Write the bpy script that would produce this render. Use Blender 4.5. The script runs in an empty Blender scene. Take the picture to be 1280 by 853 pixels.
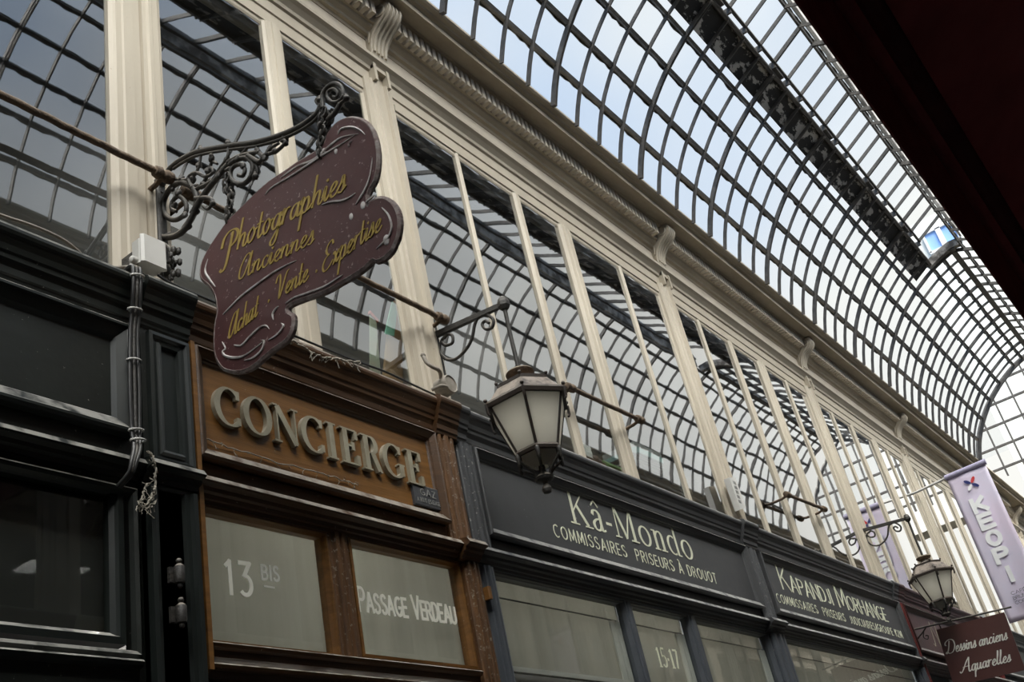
import bpy, bmesh, math, random
from mathutils import Vector, Matrix
random.seed(7)
D = bpy.data
S = bpy.context.scene
COL = S.collection
R_ = math.radians

# ------------------------------------------------------------------ camera, sky, sun, exposure
cam_d = D.cameras.new('camera'); cam = D.objects.new('camera', cam_d); COL.objects.link(cam)
cam_d.sensor_width = 36.0; cam_d.lens = 1337.65 * 36 / 1280; cam_d.clip_start = 0.02
r0 = Vector((0.58636377, -0.7853166, -0.19863372))
r1 = Vector((0.29904515, 0.43774989, -0.84790744))
r2 = Vector((0.75282768, 0.43778175, 0.4915258))
m = Matrix((r0, -r1, -r2)).transposed().to_4x4()
m.translation = Vector((0, -2.4, 1.6)); cam.matrix_world = m
S.camera = cam
S.view_settings.view_transform = 'Standard'; S.view_settings.look = 'None'
S.view_settings.gamma = 1.0; S.view_settings.use_curve_mapping = False
S.view_settings.exposure = 0.0
S.cycles.max_bounces = 10; S.cycles.transparent_max_bounces = 24
S.cycles.diffuse_bounces = 4; S.cycles.glossy_bounces = 5
S.cycles.caustics_reflective = False; S.cycles.caustics_refractive = False

W = D.worlds.new('sky'); S.world = W; W.use_nodes = True
nt = W.node_tree; nt.nodes.clear()
o_ = nt.nodes.new('ShaderNodeOutputWorld'); bg = nt.nodes.new('ShaderNodeBackground')
tc = nt.nodes.new('ShaderNodeTexCoord'); nz = nt.nodes.new('ShaderNodeTexNoise'); rp = nt.nodes.new('ShaderNodeValToRGB')
nz.inputs['Scale'].default_value = 1.6; nz.inputs['Detail'].default_value = 3
sx = nt.nodes.new('ShaderNodeSeparateXYZ'); ad = nt.nodes.new('ShaderNodeMath'); ad.operation = 'MULTIPLY_ADD'
ad.inputs[1].default_value = 0.55
nt.links.new(tc.outputs['Generated'], nz.inputs['Vector']); nt.links.new(tc.outputs['Generated'], sx.inputs[0])
nt.links.new(sx.outputs['X'], ad.inputs[0]); nt.links.new(nz.outputs['Fac'], ad.inputs[2])
nt.links.new(ad.outputs[0], rp.inputs['Fac'])
rp.color_ramp.elements[0].position = 0.60; rp.color_ramp.elements[0].color = (0.47, 0.66, 0.95, 1)
rp.color_ramp.elements[1].position = 0.90; rp.color_ramp.elements[1].color = (1.0, 1.0, 0.95, 1)
nt.links.new(rp.outputs['Color'], bg.inputs['Color']); bg.inputs['Strength'].default_value = 0.97
nt.links.new(bg.outputs[0], o_.inputs[0])

sun_d = D.lights.new('sun', 'SUN'); sun = D.objects.new('sun', sun_d); COL.objects.link(sun)
sun_d.energy = 12.0; sun_d.angle = R_(58); sun_d.color = (1.0, 0.96, 0.88)
sun.rotation_euler = Vector((0.34, 0.58, -0.74)).to_track_quat('-Z', 'Y').to_euler()

# ------------------------------------------------------------------ helpers
class MB:
    def __init__(s): s.v = []; s.f = []
    def add(s, vs, fs):
        b = len(s.v); s.v += [tuple(p) for p in vs]; s.f += [tuple(b + i for i in f) for f in fs]; return s
    def box(s, x0, x1, y0, y1, z0, z1):
        vs = [(x, y, z) for x in (x0, x1) for y in (y0, y1) for z in (z0, z1)]
        return s.add(vs, [(0, 1, 3, 2), (4, 6, 7, 5), (0, 4, 5, 1), (2, 3, 7, 6), (0, 2, 6, 4), (1, 5, 7, 3)])
    def bbox(s, x0, x1, y0, y1, z0, z1, b=0.004):          # box with chamfered edges along its long axis
        prof = [(y0 + b, z0), (y1 - b, z0), (y1, z0 + b), (y1, z1 - b), (y1 - b, z1), (y0 + b, z1), (y0, z1 - b), (y0, z0 + b)]
        if x1 - x0 >= z1 - z0: return s.ext_x(prof, x0, x1)
        prof = [(x0 + b, y0), (x1 - b, y0), (x1, y0 + b), (x1, y1 - b), (x1 - b, y1), (x0 + b, y1), (x0, y1 - b), (x0, y0 + b)]
        return s.ext_z(prof, z0, z1)
    def ext(s, loop_a, loop_b):
        n = len(loop_a)
        fs = [(i, (i + 1) % n, n + (i + 1) % n, n + i) for i in range(n)] + [tuple(range(n))[::-1], tuple(range(n, 2 * n))]
        return s.add(list(loop_a) + list(loop_b), fs)
    def ext_x(s, prof, x0, x1): return s.ext([(x0, y, z) for y, z in prof], [(x1, y, z) for y, z in prof])
    def ext_z(s, prof, z0, z1): return s.ext([(x, y, z0) for x, y in prof], [(x, y, z1) for x, y in prof])
    def ext_y(s, prof, y0, y1): return s.ext([(x, y0, z) for x, z in prof], [(x, y1, z) for x, z in prof])
    def frame(s, x0, x1, z0, z1, prof, fill=False):         # mitred rectangular frame on a wall, prof = (inset, y)
        n = len(prof); vs = []
        for ins, y in prof:
            vs += [(x0 + ins, y, z0 + ins), (x1 - ins, y, z0 + ins), (x1 - ins, y, z1 - ins), (x0 + ins, y, z1 - ins)]
        fs = []
        for i in range(n - 1):
            for k in range(4):
                a = i * 4 + k; b = i * 4 + (k + 1) % 4
                fs.append((a, b, b + 4, a + 4))
        if fill: fs.append(tuple((n - 1) * 4 + k for k in range(4)))
        return s.add(vs, fs)
    def tube(s, path, r, n=8, closed=False, taper=None, squash=1.0):
        P = [Vector(p) for p in path]; m_ = len(P); vs = []
        T = []
        for i in range(m_):
            a = P[i - 1] if (i > 0 or closed) else P[i]; b = P[(i + 1) % m_] if (i < m_ - 1 or closed) else P[i]
            T.append((b - a).normalized() if (b - a).length > 1e-9 else Vector((0, 0, 1)))
        u = T[0].orthogonal().normalized()
        for i in range(m_):
            u = (u - T[i] * u.dot(T[i]))
            u = u.normalized() if u.length > 1e-6 else T[i].orthogonal().normalized()
            w = T[i].cross(u); rr = r if taper is None else r * taper(i / max(1, m_ - 1))
            for k in range(n):
                a = 2 * math.pi * k / n
                vs.append(P[i] + (u * math.cos(a) + w * math.sin(a) * squash) * rr)
        fs = []
        for i in range(m_ if closed else m_ - 1):
            for k in range(n):
                a = i * n + k; b = i * n + (k + 1) % n; j = ((i + 1) % m_) * n
                fs.append((a, b, j + (k + 1) % n, j + k))
        if not closed: fs += [tuple(range(n))[::-1], tuple((m_ - 1) * n + k for k in range(n))]
        return s.add(vs, fs)
    def lathe(s, c, prof, n=16, axis='z', rot=0.0):         # prof = (radius, height)
        vs = []; c = Vector(c)
        for r, h in prof:
            for k in range(n):
                a = 2 * math.pi * k / n + rot
                if axis == 'z': p = Vector((r * math.cos(a), r * math.sin(a), h))
                elif axis == 'y': p = Vector((r * math.cos(a), h, r * math.sin(a)))
                else: p = Vector((h, r * math.cos(a), r * math.sin(a)))
                vs.append(c + p)
        fs = []; m_ = len(prof)
        for i in range(m_ - 1):
            for k in range(n):
                fs.append((i * n + k, i * n + (k + 1) % n, (i + 1) * n + (k + 1) % n, (i + 1) * n + k))
        fs += [tuple(range(n))[::-1], tuple((m_ - 1) * n + k for k in range(n))]
        return s.add(vs, fs)
    def ball(s, c, r, n=10, sq=(1, 1, 1)):
        vs = []; c = Vector(c); m_ = n // 2 + 1
        for i in range(m_):
            t = math.pi * (i + 0.02) / (m_ - 1 + 0.04)
            for k in range(n):
                a = 2 * math.pi * k / n
                vs.append(c + Vector((math.sin(t) * math.cos(a) * r * sq[0], math.sin(t) * math.sin(a) * r * sq[1], math.cos(t) * r * sq[2])))
        fs = []
        for i in range(m_ - 1):
            for k in range(n):
                fs.append((i * n + k, i * n + (k + 1) % n, (i + 1) * n + (k + 1) % n, (i + 1) * n + k))
        fs += [tuple(range(n)), tuple((m_ - 1) * n + k for k in range(n))]
        return s.add(vs, fs)
    def mesh(s, name, mt, smooth=None):
        me = D.meshes.new(name); me.from_pydata(s.v, [], s.f)
        bm = bmesh.new(); bm.from_mesh(me)
        bmesh.ops.recalc_face_normals(bm, faces=bm.faces[:]); bm.to_mesh(me); bm.free()
        me.materials.append(mt)
        if smooth is not None:
            for p in me.polygons: p.use_smooth = True
            me.set_sharp_from_angle(angle=R_(smooth))
        return me
    def build(s, name, mt, parent=None, smooth=None):
        o = D.objects.new(name, s.mesh(name, mt, smooth)); COL.objects.link(o)
        if parent is not None: o.parent = parent
        return o

def tag(o, label=None, cat=None, group=None, kind=None):
    if label: o['label'] = label
    if cat: o['category'] = cat
    if group: o['group'] = group
    if kind: o['kind'] = kind
    return o
def empty(name, label=None, cat=None, group=None, kind=None, loc=(0, 0, 0)):
    o = D.objects.new(name, None); COL.objects.link(o); o.location = loc; o.empty_display_size = 0.1
    return tag(o, label, cat, group, kind)
def copy_tree(o, parent=None):
    c = o.copy(); COL.objects.link(c)
    if parent is not None: c.parent = parent
    for ch in [x for x in D.objects if x.parent == o]: copy_tree(ch, c)
    return c
def catmull(pts, k=6, closed=False):
    P = [Vector(p) for p in pts]; n = len(P); out = []
    if n < 3: return P
    for i in range(n if closed else n - 1):
        if closed: a, b, c, d = P[i - 1], P[i], P[(i + 1) % n], P[(i + 2) % n]
        else: a, b, c, d = P[max(0, i - 1)], P[i], P[i + 1], P[min(n - 1, i + 2)]
        for j in range(k):
            t = j / k
            out.append(0.5 * (2 * b + (c - a) * t + (2 * a - 5 * b + 4 * c - d) * t * t + (3 * b - a - 3 * c + d) * t ** 3))
    if not closed: out.append(P[-1])
    return out

# ------------------------------------------------------------------ materials
def mat(name, col, col2=None, rough=0.6, scale=6.0, stretch=(1, 1, 1), dust=0.0, bump=0.0, metal=0.0, ramp=(0.35, 0.7), spec=0.5, dcol=(0.50, 0.47, 0.42), bscale=None, specks=0.0):
    mt = D.materials.new(name); mt.use_nodes = True; n = mt.node_tree; n.nodes.clear(); L = n.links.new
    out = n.nodes.new('ShaderNodeOutputMaterial'); b = n.nodes.new('ShaderNodeBsdfPrincipled'); L(b.outputs[0], out.inputs[0])
    b.inputs['Roughness'].default_value = rough; b.inputs['Metallic'].default_value = metal
    b.inputs['Specular IOR Level'].default_value = spec
    t = n.nodes.new('ShaderNodeTexCoord'); mp = n.nodes.new('ShaderNodeMapping'); mp.inputs['Scale'].default_value = stretch
    L(t.outputs['Object'], mp.inputs[0])
    nz = n.nodes.new('ShaderNodeTexNoise'); nz.inputs['Scale'].default_value = scale; nz.inputs['Detail'].default_value = 6; nz.inputs['Roughness'].default_value = 0.62
    L(mp.outputs[0], nz.inputs['Vector'])
    rp = n.nodes.new('ShaderNodeValToRGB'); rp.color_ramp.elements[0].position = ramp[0]; rp.color_ramp.elements[1].position = ramp[1]
    rp.color_ramp.elements[0].color = (*col, 1); rp.color_ramp.elements[1].color = (*(col2 or tuple(c * 0.8 for c in col)), 1)
    L(nz.outputs['Fac'], rp.inputs['Fac']); src = rp.outputs['Color']
    def mix(fac, a, cb):
        mx = n.nodes.new('ShaderNodeMix'); mx.data_type = 'RGBA'; L(fac, mx.inputs['Factor']); L(a, mx.inputs['A']); mx.inputs['B'].default_value = (*cb, 1); return mx.outputs['Result']
    if specks > 0:
        v = n.nodes.new('ShaderNodeTexNoise'); v.inputs['Scale'].default_value = 55; v.inputs['Detail'].default_value = 3; v.inputs['Roughness'].default_value = 0.7
        L(t.outputs['Object'], v.inputs['Vector'])
        mr = n.nodes.new('ShaderNodeMapRange'); mr.inputs['From Min'].default_value = 0.72 - 0.12 * specks; mr.inputs['From Max'].default_value = 0.80 - 0.1 * specks
        L(v.outputs['Fac'], mr.inputs['Value']); src = mix(mr.outputs[0], src, dcol)
    if dust > 0:                                            # settled dust on the tops of mouldings
        g = n.nodes.new('ShaderNodeNewGeometry'); sp = n.nodes.new('ShaderNodeSeparateXYZ'); L(g.outputs['True Normal'], sp.inputs[0])
        mr = n.nodes.new('ShaderNodeMapRange'); mr.inputs['From Min'].default_value = 0.18; mr.inputs['From Max'].default_value = 0.62; mr.inputs['To Max'].default_value = dust
        L(sp.outputs['Z'], mr.inputs['Value'])
        n2 = n.nodes.new('ShaderNodeTexNoise'); n2.inputs['Scale'].default_value = 22; n2.inputs['Detail'].default_value = 4; L(t.outputs['Object'], n2.inputs['Vector'])
        m2 = n.nodes.new('ShaderNodeMapRange'); m2.inputs['From Min'].default_value = 0.3; m2.inputs['From Max'].default_value = 0.55; L(n2.outputs['Fac'], m2.inputs['Value'])
        mu = n.nodes.new('ShaderNodeMath'); mu.operation = 'MULTIPLY'; L(mr.outputs[0], mu.inputs[0]); L(m2.outputs[0], mu.inputs[1])
        src = mix(mu.outputs[0], src, dcol)
    L(src, b.inputs['Base Color'])
    if bump > 0:
        n3 = n.nodes.new('ShaderNodeTexNoise'); n3.inputs['Scale'].default_value = bscale or scale * 4; n3.inputs['Detail'].default_value = 5
        L(mp.outputs[0], n3.inputs['Vector'])
        bp = n.nodes.new('ShaderNodeBump'); bp.inputs['Strength'].default_value = bump; bp.inputs['Distance'].default_value = 0.01
        L(n3.outputs['Fac'], bp.inputs['Height']); L(bp.outputs[0], b.inputs['Normal'])
    return mt
def glass(name, gain=1.7, tint=(0.93, 0.95, 0.94), wave=0.02, base=0.0, film=0.0, fcol=(0.5, 0.5, 0.47)):
    mt = D.materials.new(name); mt.use_nodes = True; n = mt.node_tree; n.nodes.clear(); L = n.links.new
    out = n.nodes.new('ShaderNodeOutputMaterial'); mx = n.nodes.new('ShaderNodeMixShader'); L(mx.outputs[0], out.inputs[0])
    fr = n.nodes.new('ShaderNodeFresnel'); fr.inputs['IOR'].default_value = 1.5
    ma = n.nodes.new('ShaderNodeMath'); ma.operation = 'MULTIPLY_ADD'; ma.use_clamp = True; ma.inputs[1].default_value = gain; ma.inputs[2].default_value = base
    ge = n.nodes.new('ShaderNodeNewGeometry'); fi = n.nodes.new('ShaderNodeMath'); fi.operation = 'SUBTRACT'; fi.inputs[0].default_value = 1.0
    fm = n.nodes.new('ShaderNodeMath'); fm.operation = 'MULTIPLY'; L(ge.outputs['Backfacing'], fi.inputs[1])   # one mirror surface per pane
    L(fr.outputs[0], ma.inputs[0]); L(ma.outputs[0], fm.inputs[0]); L(fi.outputs[0], fm.inputs[1]); L(fm.outputs[0], mx.inputs[0])
    tr = n.nodes.new('ShaderNodeBsdfTransparent'); tr.inputs[0].default_value = (*tint, 1)
    gl = n.nodes.new('ShaderNodeBsdfGlossy'); gl.inputs['Roughness'].default_value = 0.015; gl.inputs[0].default_value = (0.95, 0.95, 0.95, 1)
    t = n.nodes.new('ShaderNodeTexCoord'); nz = n.nodes.new('ShaderNodeTexNoise'); nz.inputs['Scale'].default_value = 2.2; nz.inputs['Detail'].default_value = 1.5
    L(t.outputs['Object'], nz.inputs['Vector']); bp = n.nodes.new('ShaderNodeBump'); bp.inputs['Strength'].default_value = wave; bp.inputs['Distance'].default_value = 0.1
    L(nz.outputs['Fac'], bp.inputs['Height']); L(bp.outputs[0], gl.inputs['Normal'])
    if film > 0:
        df = n.nodes.new('ShaderNodeBsdfDiffuse'); df.inputs[0].default_value = (*fcol, 1)
        m2 = n.nodes.new('ShaderNodeMixShader'); n4 = n.nodes.new('ShaderNodeTexNoise'); n4.inputs['Scale'].default_value = 3; n4.inputs['Detail'].default_value = 6
        mpp = n.nodes.new('ShaderNodeMapping'); mpp.inputs['Scale'].default_value = (6, 1, 0.7); L(t.outputs['Object'], mpp.inputs[0]); L(mpp.outputs[0], n4.inputs['Vector'])
        mr = n.nodes.new('ShaderNodeMapRange'); mr.inputs['From Min'].default_value = 0.3; mr.inputs['From Max'].default_value = 0.75; mr.inputs['To Min'].default_value = film * 0.5; mr.inputs['To Max'].default_value = film * 1.5
        L(n4.outputs['Fac'], mr.inputs['Value']); L(mr.outputs[0], m2.inputs[0]); L(tr.outputs[0], m2.inputs[1]); L(df.outputs[0], m2.inputs[2]); L(m2.outputs[0], mx.inputs[1])
    else: L(tr.outputs[0], mx.inputs[1])
    L(gl.outputs[0], mx.inputs[2]); return mt
def roof_glass(name):
    mt = D.materials.new(name); mt.use_nodes = True; n = mt.node_tree; n.nodes.clear(); L = n.links.new
    out = n.nodes.new('ShaderNodeOutputMaterial'); mx = n.nodes.new('ShaderNodeMixShader'); L(mx.outputs[0], out.inputs[0])
    tr = n.nodes.new('ShaderNodeBsdfTransparent'); tr.inputs[0].default_value = (0.95, 0.97, 0.985, 1)
    tl = n.nodes.new('ShaderNodeBsdfTranslucent'); tl.inputs[0].default_value = (0.8, 0.82, 0.8, 1)
    t = n.nodes.new('ShaderNodeTexCoord'); nz = n.nodes.new('ShaderNodeTexNoise'); nz.inputs['Scale'].default_value = 1.3; nz.inputs['Detail'].default_value = 6
    L(t.outputs['Object'], nz.inputs['Vector'])
    mr = n.nodes.new('ShaderNodeMapRange'); mr.inputs['From Min'].default_value = 0.4; mr.inputs['From Max'].default_value = 0.75; mr.inputs['To Min'].default_value = 0.01; mr.inputs['To Max'].default_value = 0.09
    L(nz.outputs['Fac'], mr.inputs['Value']); L(mr.outputs[0], mx.inputs[0]); L(tr.outputs[0], mx.inputs[1]); L(tl.outputs[0], mx.inputs[2])
    return mt

M = {}
M['cream'] = mat('cream_paint', (0.485, 0.435, 0.35), (0.41, 0.36, 0.285), 0.55, 3.0, (1, 1, 0.3), bump=0.15, bscale=30, specks=0.15, dcol=(0.28, 0.22, 0.15))
M['stone'] = mat('old_plaster', (0.56, 0.50, 0.41), (0.48, 0.42, 0.34), 0.8, 5.0, bump=0.2, bscale=40, specks=0.2, dcol=(0.25, 0.2, 0.15))
M['cornice'] = mat('grimy_cornice_paint', (0.46, 0.40, 0.31), (0.34, 0.29, 0.22), 0.8, 7.0, (0.4, 1, 1), bump=0.3, bscale=30, specks=0.4, dcol=(0.15, 0.12, 0.09))
M['green'] = mat('blackish_green_paint', (0.009, 0.012, 0.0095), (0.005, 0.007, 0.0055), 0.42, 5.0, dust=0.85, bump=0.15, specks=0.25, dcol=(0.40, 0.39, 0.35))
M['green_edge'] = mat('worn_green_moulding', (0.013, 0.017, 0.0155), (0.008, 0.0105, 0.0095), 0.38, 14.0, (1, 1, 0.4), dust=0.9, dcol=(0.4, 0.39, 0.36))
M['wood'] = mat('varnished_oak', (0.235, 0.110, 0.030), (0.115, 0.051, 0.014), 0.38, 5.0, (0.5, 4, 9), dust=0.6, bump=0.12, specks=0.12, ramp=(0.3, 0.75), dcol=(0.42, 0.38, 0.32))
M['wood_dark'] = mat('dark_stained_oak', (0.085, 0.040, 0.014), (0.04, 0.018, 0.007), 0.42, 5.0, (0.5, 4, 9), dust=0.95, bump=0.15, specks=0.3, ramp=(0.3, 0.75), dcol=(0.45, 0.41, 0.35))
M['wood_old'] = mat('flaking_oak', (0.16, 0.072, 0.022), (0.05, 0.024, 0.010), 0.55, 8.0, (9, 4, 0.6), dust=0.7, bump=0.35, specks=1.1, ramp=(0.3, 0.75), dcol=(0.30, 0.26, 0.2))
M['grey'] = mat('anthracite_paint', (0.070, 0.071, 0.074), (0.052, 0.053, 0.055), 0.45, 3.0, dust=0.95, bump=0.1, specks=0.15, dcol=(0.48, 0.47, 0.44))
M['grey_pil'] = mat('worn_anthracite_paint', (0.075, 0.078, 0.083), (0.05, 0.052, 0.056), 0.5, 9.0, (8, 2, 0.5), dust=0.6, bump=0.2, specks=0.9, dcol=(0.34, 0.33, 0.31))
M['grey_blue'] = mat('slate_blue_grey_paint', (0.085, 0.095, 0.11), (0.06, 0.068, 0.08), 0.4, 6.0, dust=0.5, specks=0.2)
M['maroon'] = mat('dark_maroon_paint', (0.055, 0.012, 0.010), (0.03, 0.008, 0.007), 0.4, 4.0, (6, 2, 0.6), dust=0.6, bump=0.1)
M['maroon_lit'] = mat('lit_maroon_paint', (0.16, 0.02, 0.016), (0.09, 0.014, 0.012), 0.4, 6.0, (8, 2, 0.5), dust=0.3)  # brighter copy of the dark maroon, light put into its colour
M['sign'] = mat('maroon_sign_paint', (0.080, 0.024, 0.024), (0.055, 0.017, 0.018), 0.55, 4.0, dust=0.6, bump=0.2, specks=0.75, dcol=(0.34, 0.26, 0.24))
M['sign_edge'] = mat('dusty_sign_edge', (0.36, 0.32, 0.30), (0.16, 0.09, 0.085), 0.9, 40.0, bump=0.5)
M['gold'] = mat('gold_lettering_paint', (0.42, 0.30, 0.07), (0.33, 0.23, 0.05), 0.5, 20.0)
M['ornament'] = mat('worn_silver_paint', (0.62, 0.60, 0.58), (0.28, 0.22, 0.21), 0.7, 26.0, ramp=(0.45, 0.70))
M['iron'] = mat('dusty_wrought_iron', (0.022, 0.020, 0.018), (0.05, 0.045, 0.038), 0.55, 30.0, dust=0.85, bump=0.3, specks=0.35, dcol=(0.33, 0.29, 0.24))
M['rust'] = mat('rusty_iron', (0.15, 0.10, 0.062), (0.05, 0.033, 0.022), 0.75, 40.0, dust=0.6, bump=0.5, specks=0.4, dcol=(0.32, 0.27, 0.2))
M['lamp_metal'] = mat('dusty_lamp_metal', (0.045, 0.033, 0.026), (0.025, 0.019, 0.015), 0.5, 16.0, dust=0.95, bump=0.2, specks=0.3, dcol=(0.36, 0.30, 0.25))
M['letter'] = mat('brass_letter_face', (0.40, 0.37, 0.28), (0.27, 0.24, 0.17), 0.45, 12.0, metal=0.25, dust=0.8, specks=0.3, dcol=(0.45, 0.42, 0.35))
M['ivory'] = mat('ivory_lettering', (0.80, 0.81, 0.63), (0.70, 0.71, 0.55), 0.6, 20.0)
M['white_letter'] = mat('off_white_lettering', (0.90, 0.89, 0.80), (0.80, 0.79, 0.70), 0.6, 20.0)
M['faded_letter'] = mat('faded_lettering', (0.70, 0.70, 0.64), (0.62, 0.62, 0.57), 0.7, 20.0)
M['white_plastic'] = mat('white_plastic', (0.66, 0.65, 0.62), (0.58, 0.57, 0.54), 0.4, 8.0)
M['cable'] = mat('black_cable', (0.015, 0.015, 0.015), (0.03, 0.03, 0.03), 0.4, 20.0, dust=0.3)
M['grey_cable'] = mat('dusty_grey_cable', (0.30, 0.27, 0.23), (0.18, 0.16, 0.13), 0.7, 20.0)
M['dustmat'] = mat('grey_cobweb_dust', (0.36, 0.33, 0.27), (0.22, 0.2, 0.17), 0.95, 30.0)
M['roof_iron'] = mat('weathered_roof_iron', (0.050, 0.046, 0.042), (0.11, 0.10, 0.088), 0.6, 9.0, (2, 2, 2), dust=0.0, bump=0.2)
M['roof_crust'] = mat('mossy_putty', (0.20, 0.19, 0.16), (0.06, 0.057, 0.05), 0.9, 18.0, bump=0.4)
M['peel'] = mat('peeling_black_board', (0.016, 0.015, 0.014), (0.42, 0.40, 0.37), 0.8, 5.0, (1.2, 2.4, 2.4), ramp=(0.525, 0.57))
M['ridge'] = mat('flaking_ridge_board', (0.38, 0.36, 0.33), (0.10, 0.09, 0.08), 0.9, 7.0, ramp=(0.42, 0.56))
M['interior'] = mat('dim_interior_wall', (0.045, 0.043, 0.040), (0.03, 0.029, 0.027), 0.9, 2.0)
M['blind'] = mat('greyish_roller_blind', (0.36, 0.355, 0.325), (0.31, 0.305, 0.28), 0.85, 2.0, (7, 1, 0.5))
def back_lit(mt, k):
    n = mt.node_tree; b = [x for x in n.nodes if x.type == 'BSDF_PRINCIPLED'][0]; o = [x for x in n.nodes if x.type == 'OUTPUT_MATERIAL'][0]
    t = n.nodes.new('ShaderNodeBsdfTranslucent'); mx = n.nodes.new('ShaderNodeMixShader'); mx.inputs[0].default_value = k
    src = b.inputs['Base Color'].links[0].from_socket; n.links.new(src, t.inputs[0])
    n.links.new(b.outputs[0], mx.inputs[1]); n.links.new(t.outputs[0], mx.inputs[2]); n.links.new(mx.outputs[0], o.inputs[0])
back_lit(M['blind'], 0.5)
M['reveal'] = mat('pale_curtain', (0.62, 0.63, 0.60), (0.5, 0.51, 0.49), 0.85, 2.0, (9, 1, 0.4))
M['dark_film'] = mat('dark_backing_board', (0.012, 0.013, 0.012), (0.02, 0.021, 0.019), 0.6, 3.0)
M['awning'] = mat('dark_maroon_awning_cloth', (0.36, 0.14, 0.135), (0.29, 0.11, 0.105), 0.9, 12.0, bump=0.1)
M['tile'] = mat('pale_stone_floor', (0.42, 0.39, 0.34), (0.30, 0.28, 0.25), 0.5, 3.0)
M['whitewall'] = mat('whitewashed_wall', (0.80, 0.79, 0.72), (0.74, 0.73, 0.66), 0.9, 2.0)
M['plaque'] = mat('dark_zinc_plaque', (0.045, 0.048, 0.055), (0.08, 0.08, 0.085), 0.5, 20.0, dust=0.4, specks=0.5)
M['plaque_letter'] = mat('worn_grey_lettering', (0.30, 0.30, 0.28), (0.14, 0.14, 0.14), 0.6, 40.0)
M['card'] = mat('brown_cardboard', (0.44, 0.29, 0.16), (0.37, 0.24, 0.13), 0.8, 6.0)
M['mint'] = mat('mint_green_paper', (0.25, 0.62, 0.47), (0.22, 0.55, 0.42), 0.7, 6.0)
M['red'] = mat('red_card', (0.42, 0.06, 0.04), (0.35, 0.05, 0.04), 0.6, 6.0)
M['pale_green'] = mat('pale_green_sheet', (0.33, 0.40, 0.30), (0.4, 0.38, 0.3), 0.7, 9.0)
M['bubble'] = mat('clouded_plastic_wrap', (0.55, 0.56, 0.55), (0.32, 0.33, 0.33), 0.3, 14.0, bump=0.4)
M['paper'] = mat('white_paper', (0.68, 0.68, 0.66), (0.6, 0.6, 0.58), 0.8, 5.0)
M['teal'] = mat('pale_teal_cover', (0.34, 0.58, 0.56), (0.30, 0.5, 0.5), 0.6, 5.0)
M['lime'] = mat('lime_green_wrap', (0.10, 0.26, 0.04), (0.2, 0.4, 0.08), 0.6, 9.0)
M['brown'] = mat('brown_object', (0.10, 0.055, 0.04), (0.16, 0.1, 0.08), 0.6, 9.0)
M['black'] = mat('black_folder', (0.010, 0.010, 0.011), (0.016, 0.016, 0.017), 0.5, 5.0)
M['banner'] = mat('lilac_banner_cloth', (0.88, 0.76, 0.90), (0.80, 0.78, 0.92), 0.8, 1.6, ramp=(0.3, 0.7))
M['banner_white'] = mat('white_banner_print', (0.93, 0.94, 0.94), (0.9, 0.91, 0.91), 0.8, 4.0)
M['banner_tube'] = mat('lilac_banner_pole_sleeve', (0.36, 0.33, 0.45), (0.3, 0.28, 0.39), 0.6, 4.0)
M['pr_red'] = mat('red_print', (0.62, 0.05, 0.05), None, 0.7)
M['pr_navy'] = mat('navy_print', (0.02, 0.03, 0.16), None, 0.7)
M['pr_grey'] = mat('grey_print', (0.20, 0.18, 0.24), None, 0.7)
M['dsign'] = mat('brown_maroon_hanging_sign_paint', (0.115, 0.052, 0.046), (0.09, 0.038, 0.034), 0.32, 3.0)
M['bluewin'] = mat('sky_blue_glazing', (0.22, 0.40, 0.78), (0.34, 0.52, 0.85), 0.2, 2.0)
M['lampglass'] = mat('frosted_lamp_glass', (0.92, 0.91, 0.86), (0.88, 0.87, 0.81), 0.35, 5.0)
back_lit(M['lampglass'], 0.80); back_lit(M['awning'], 0.45); back_lit(M['banner'], 0.2)
G_up = glass('first_floor_window_glass', 3.0, (0.90, 0.92, 0.91), 0.006, 0.05)
G_shop = glass('shop_window_glass', 1.3, (0.93, 0.94, 0.92), 0.004)
G_roof = roof_glass('dusty_roof_glass')

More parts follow.
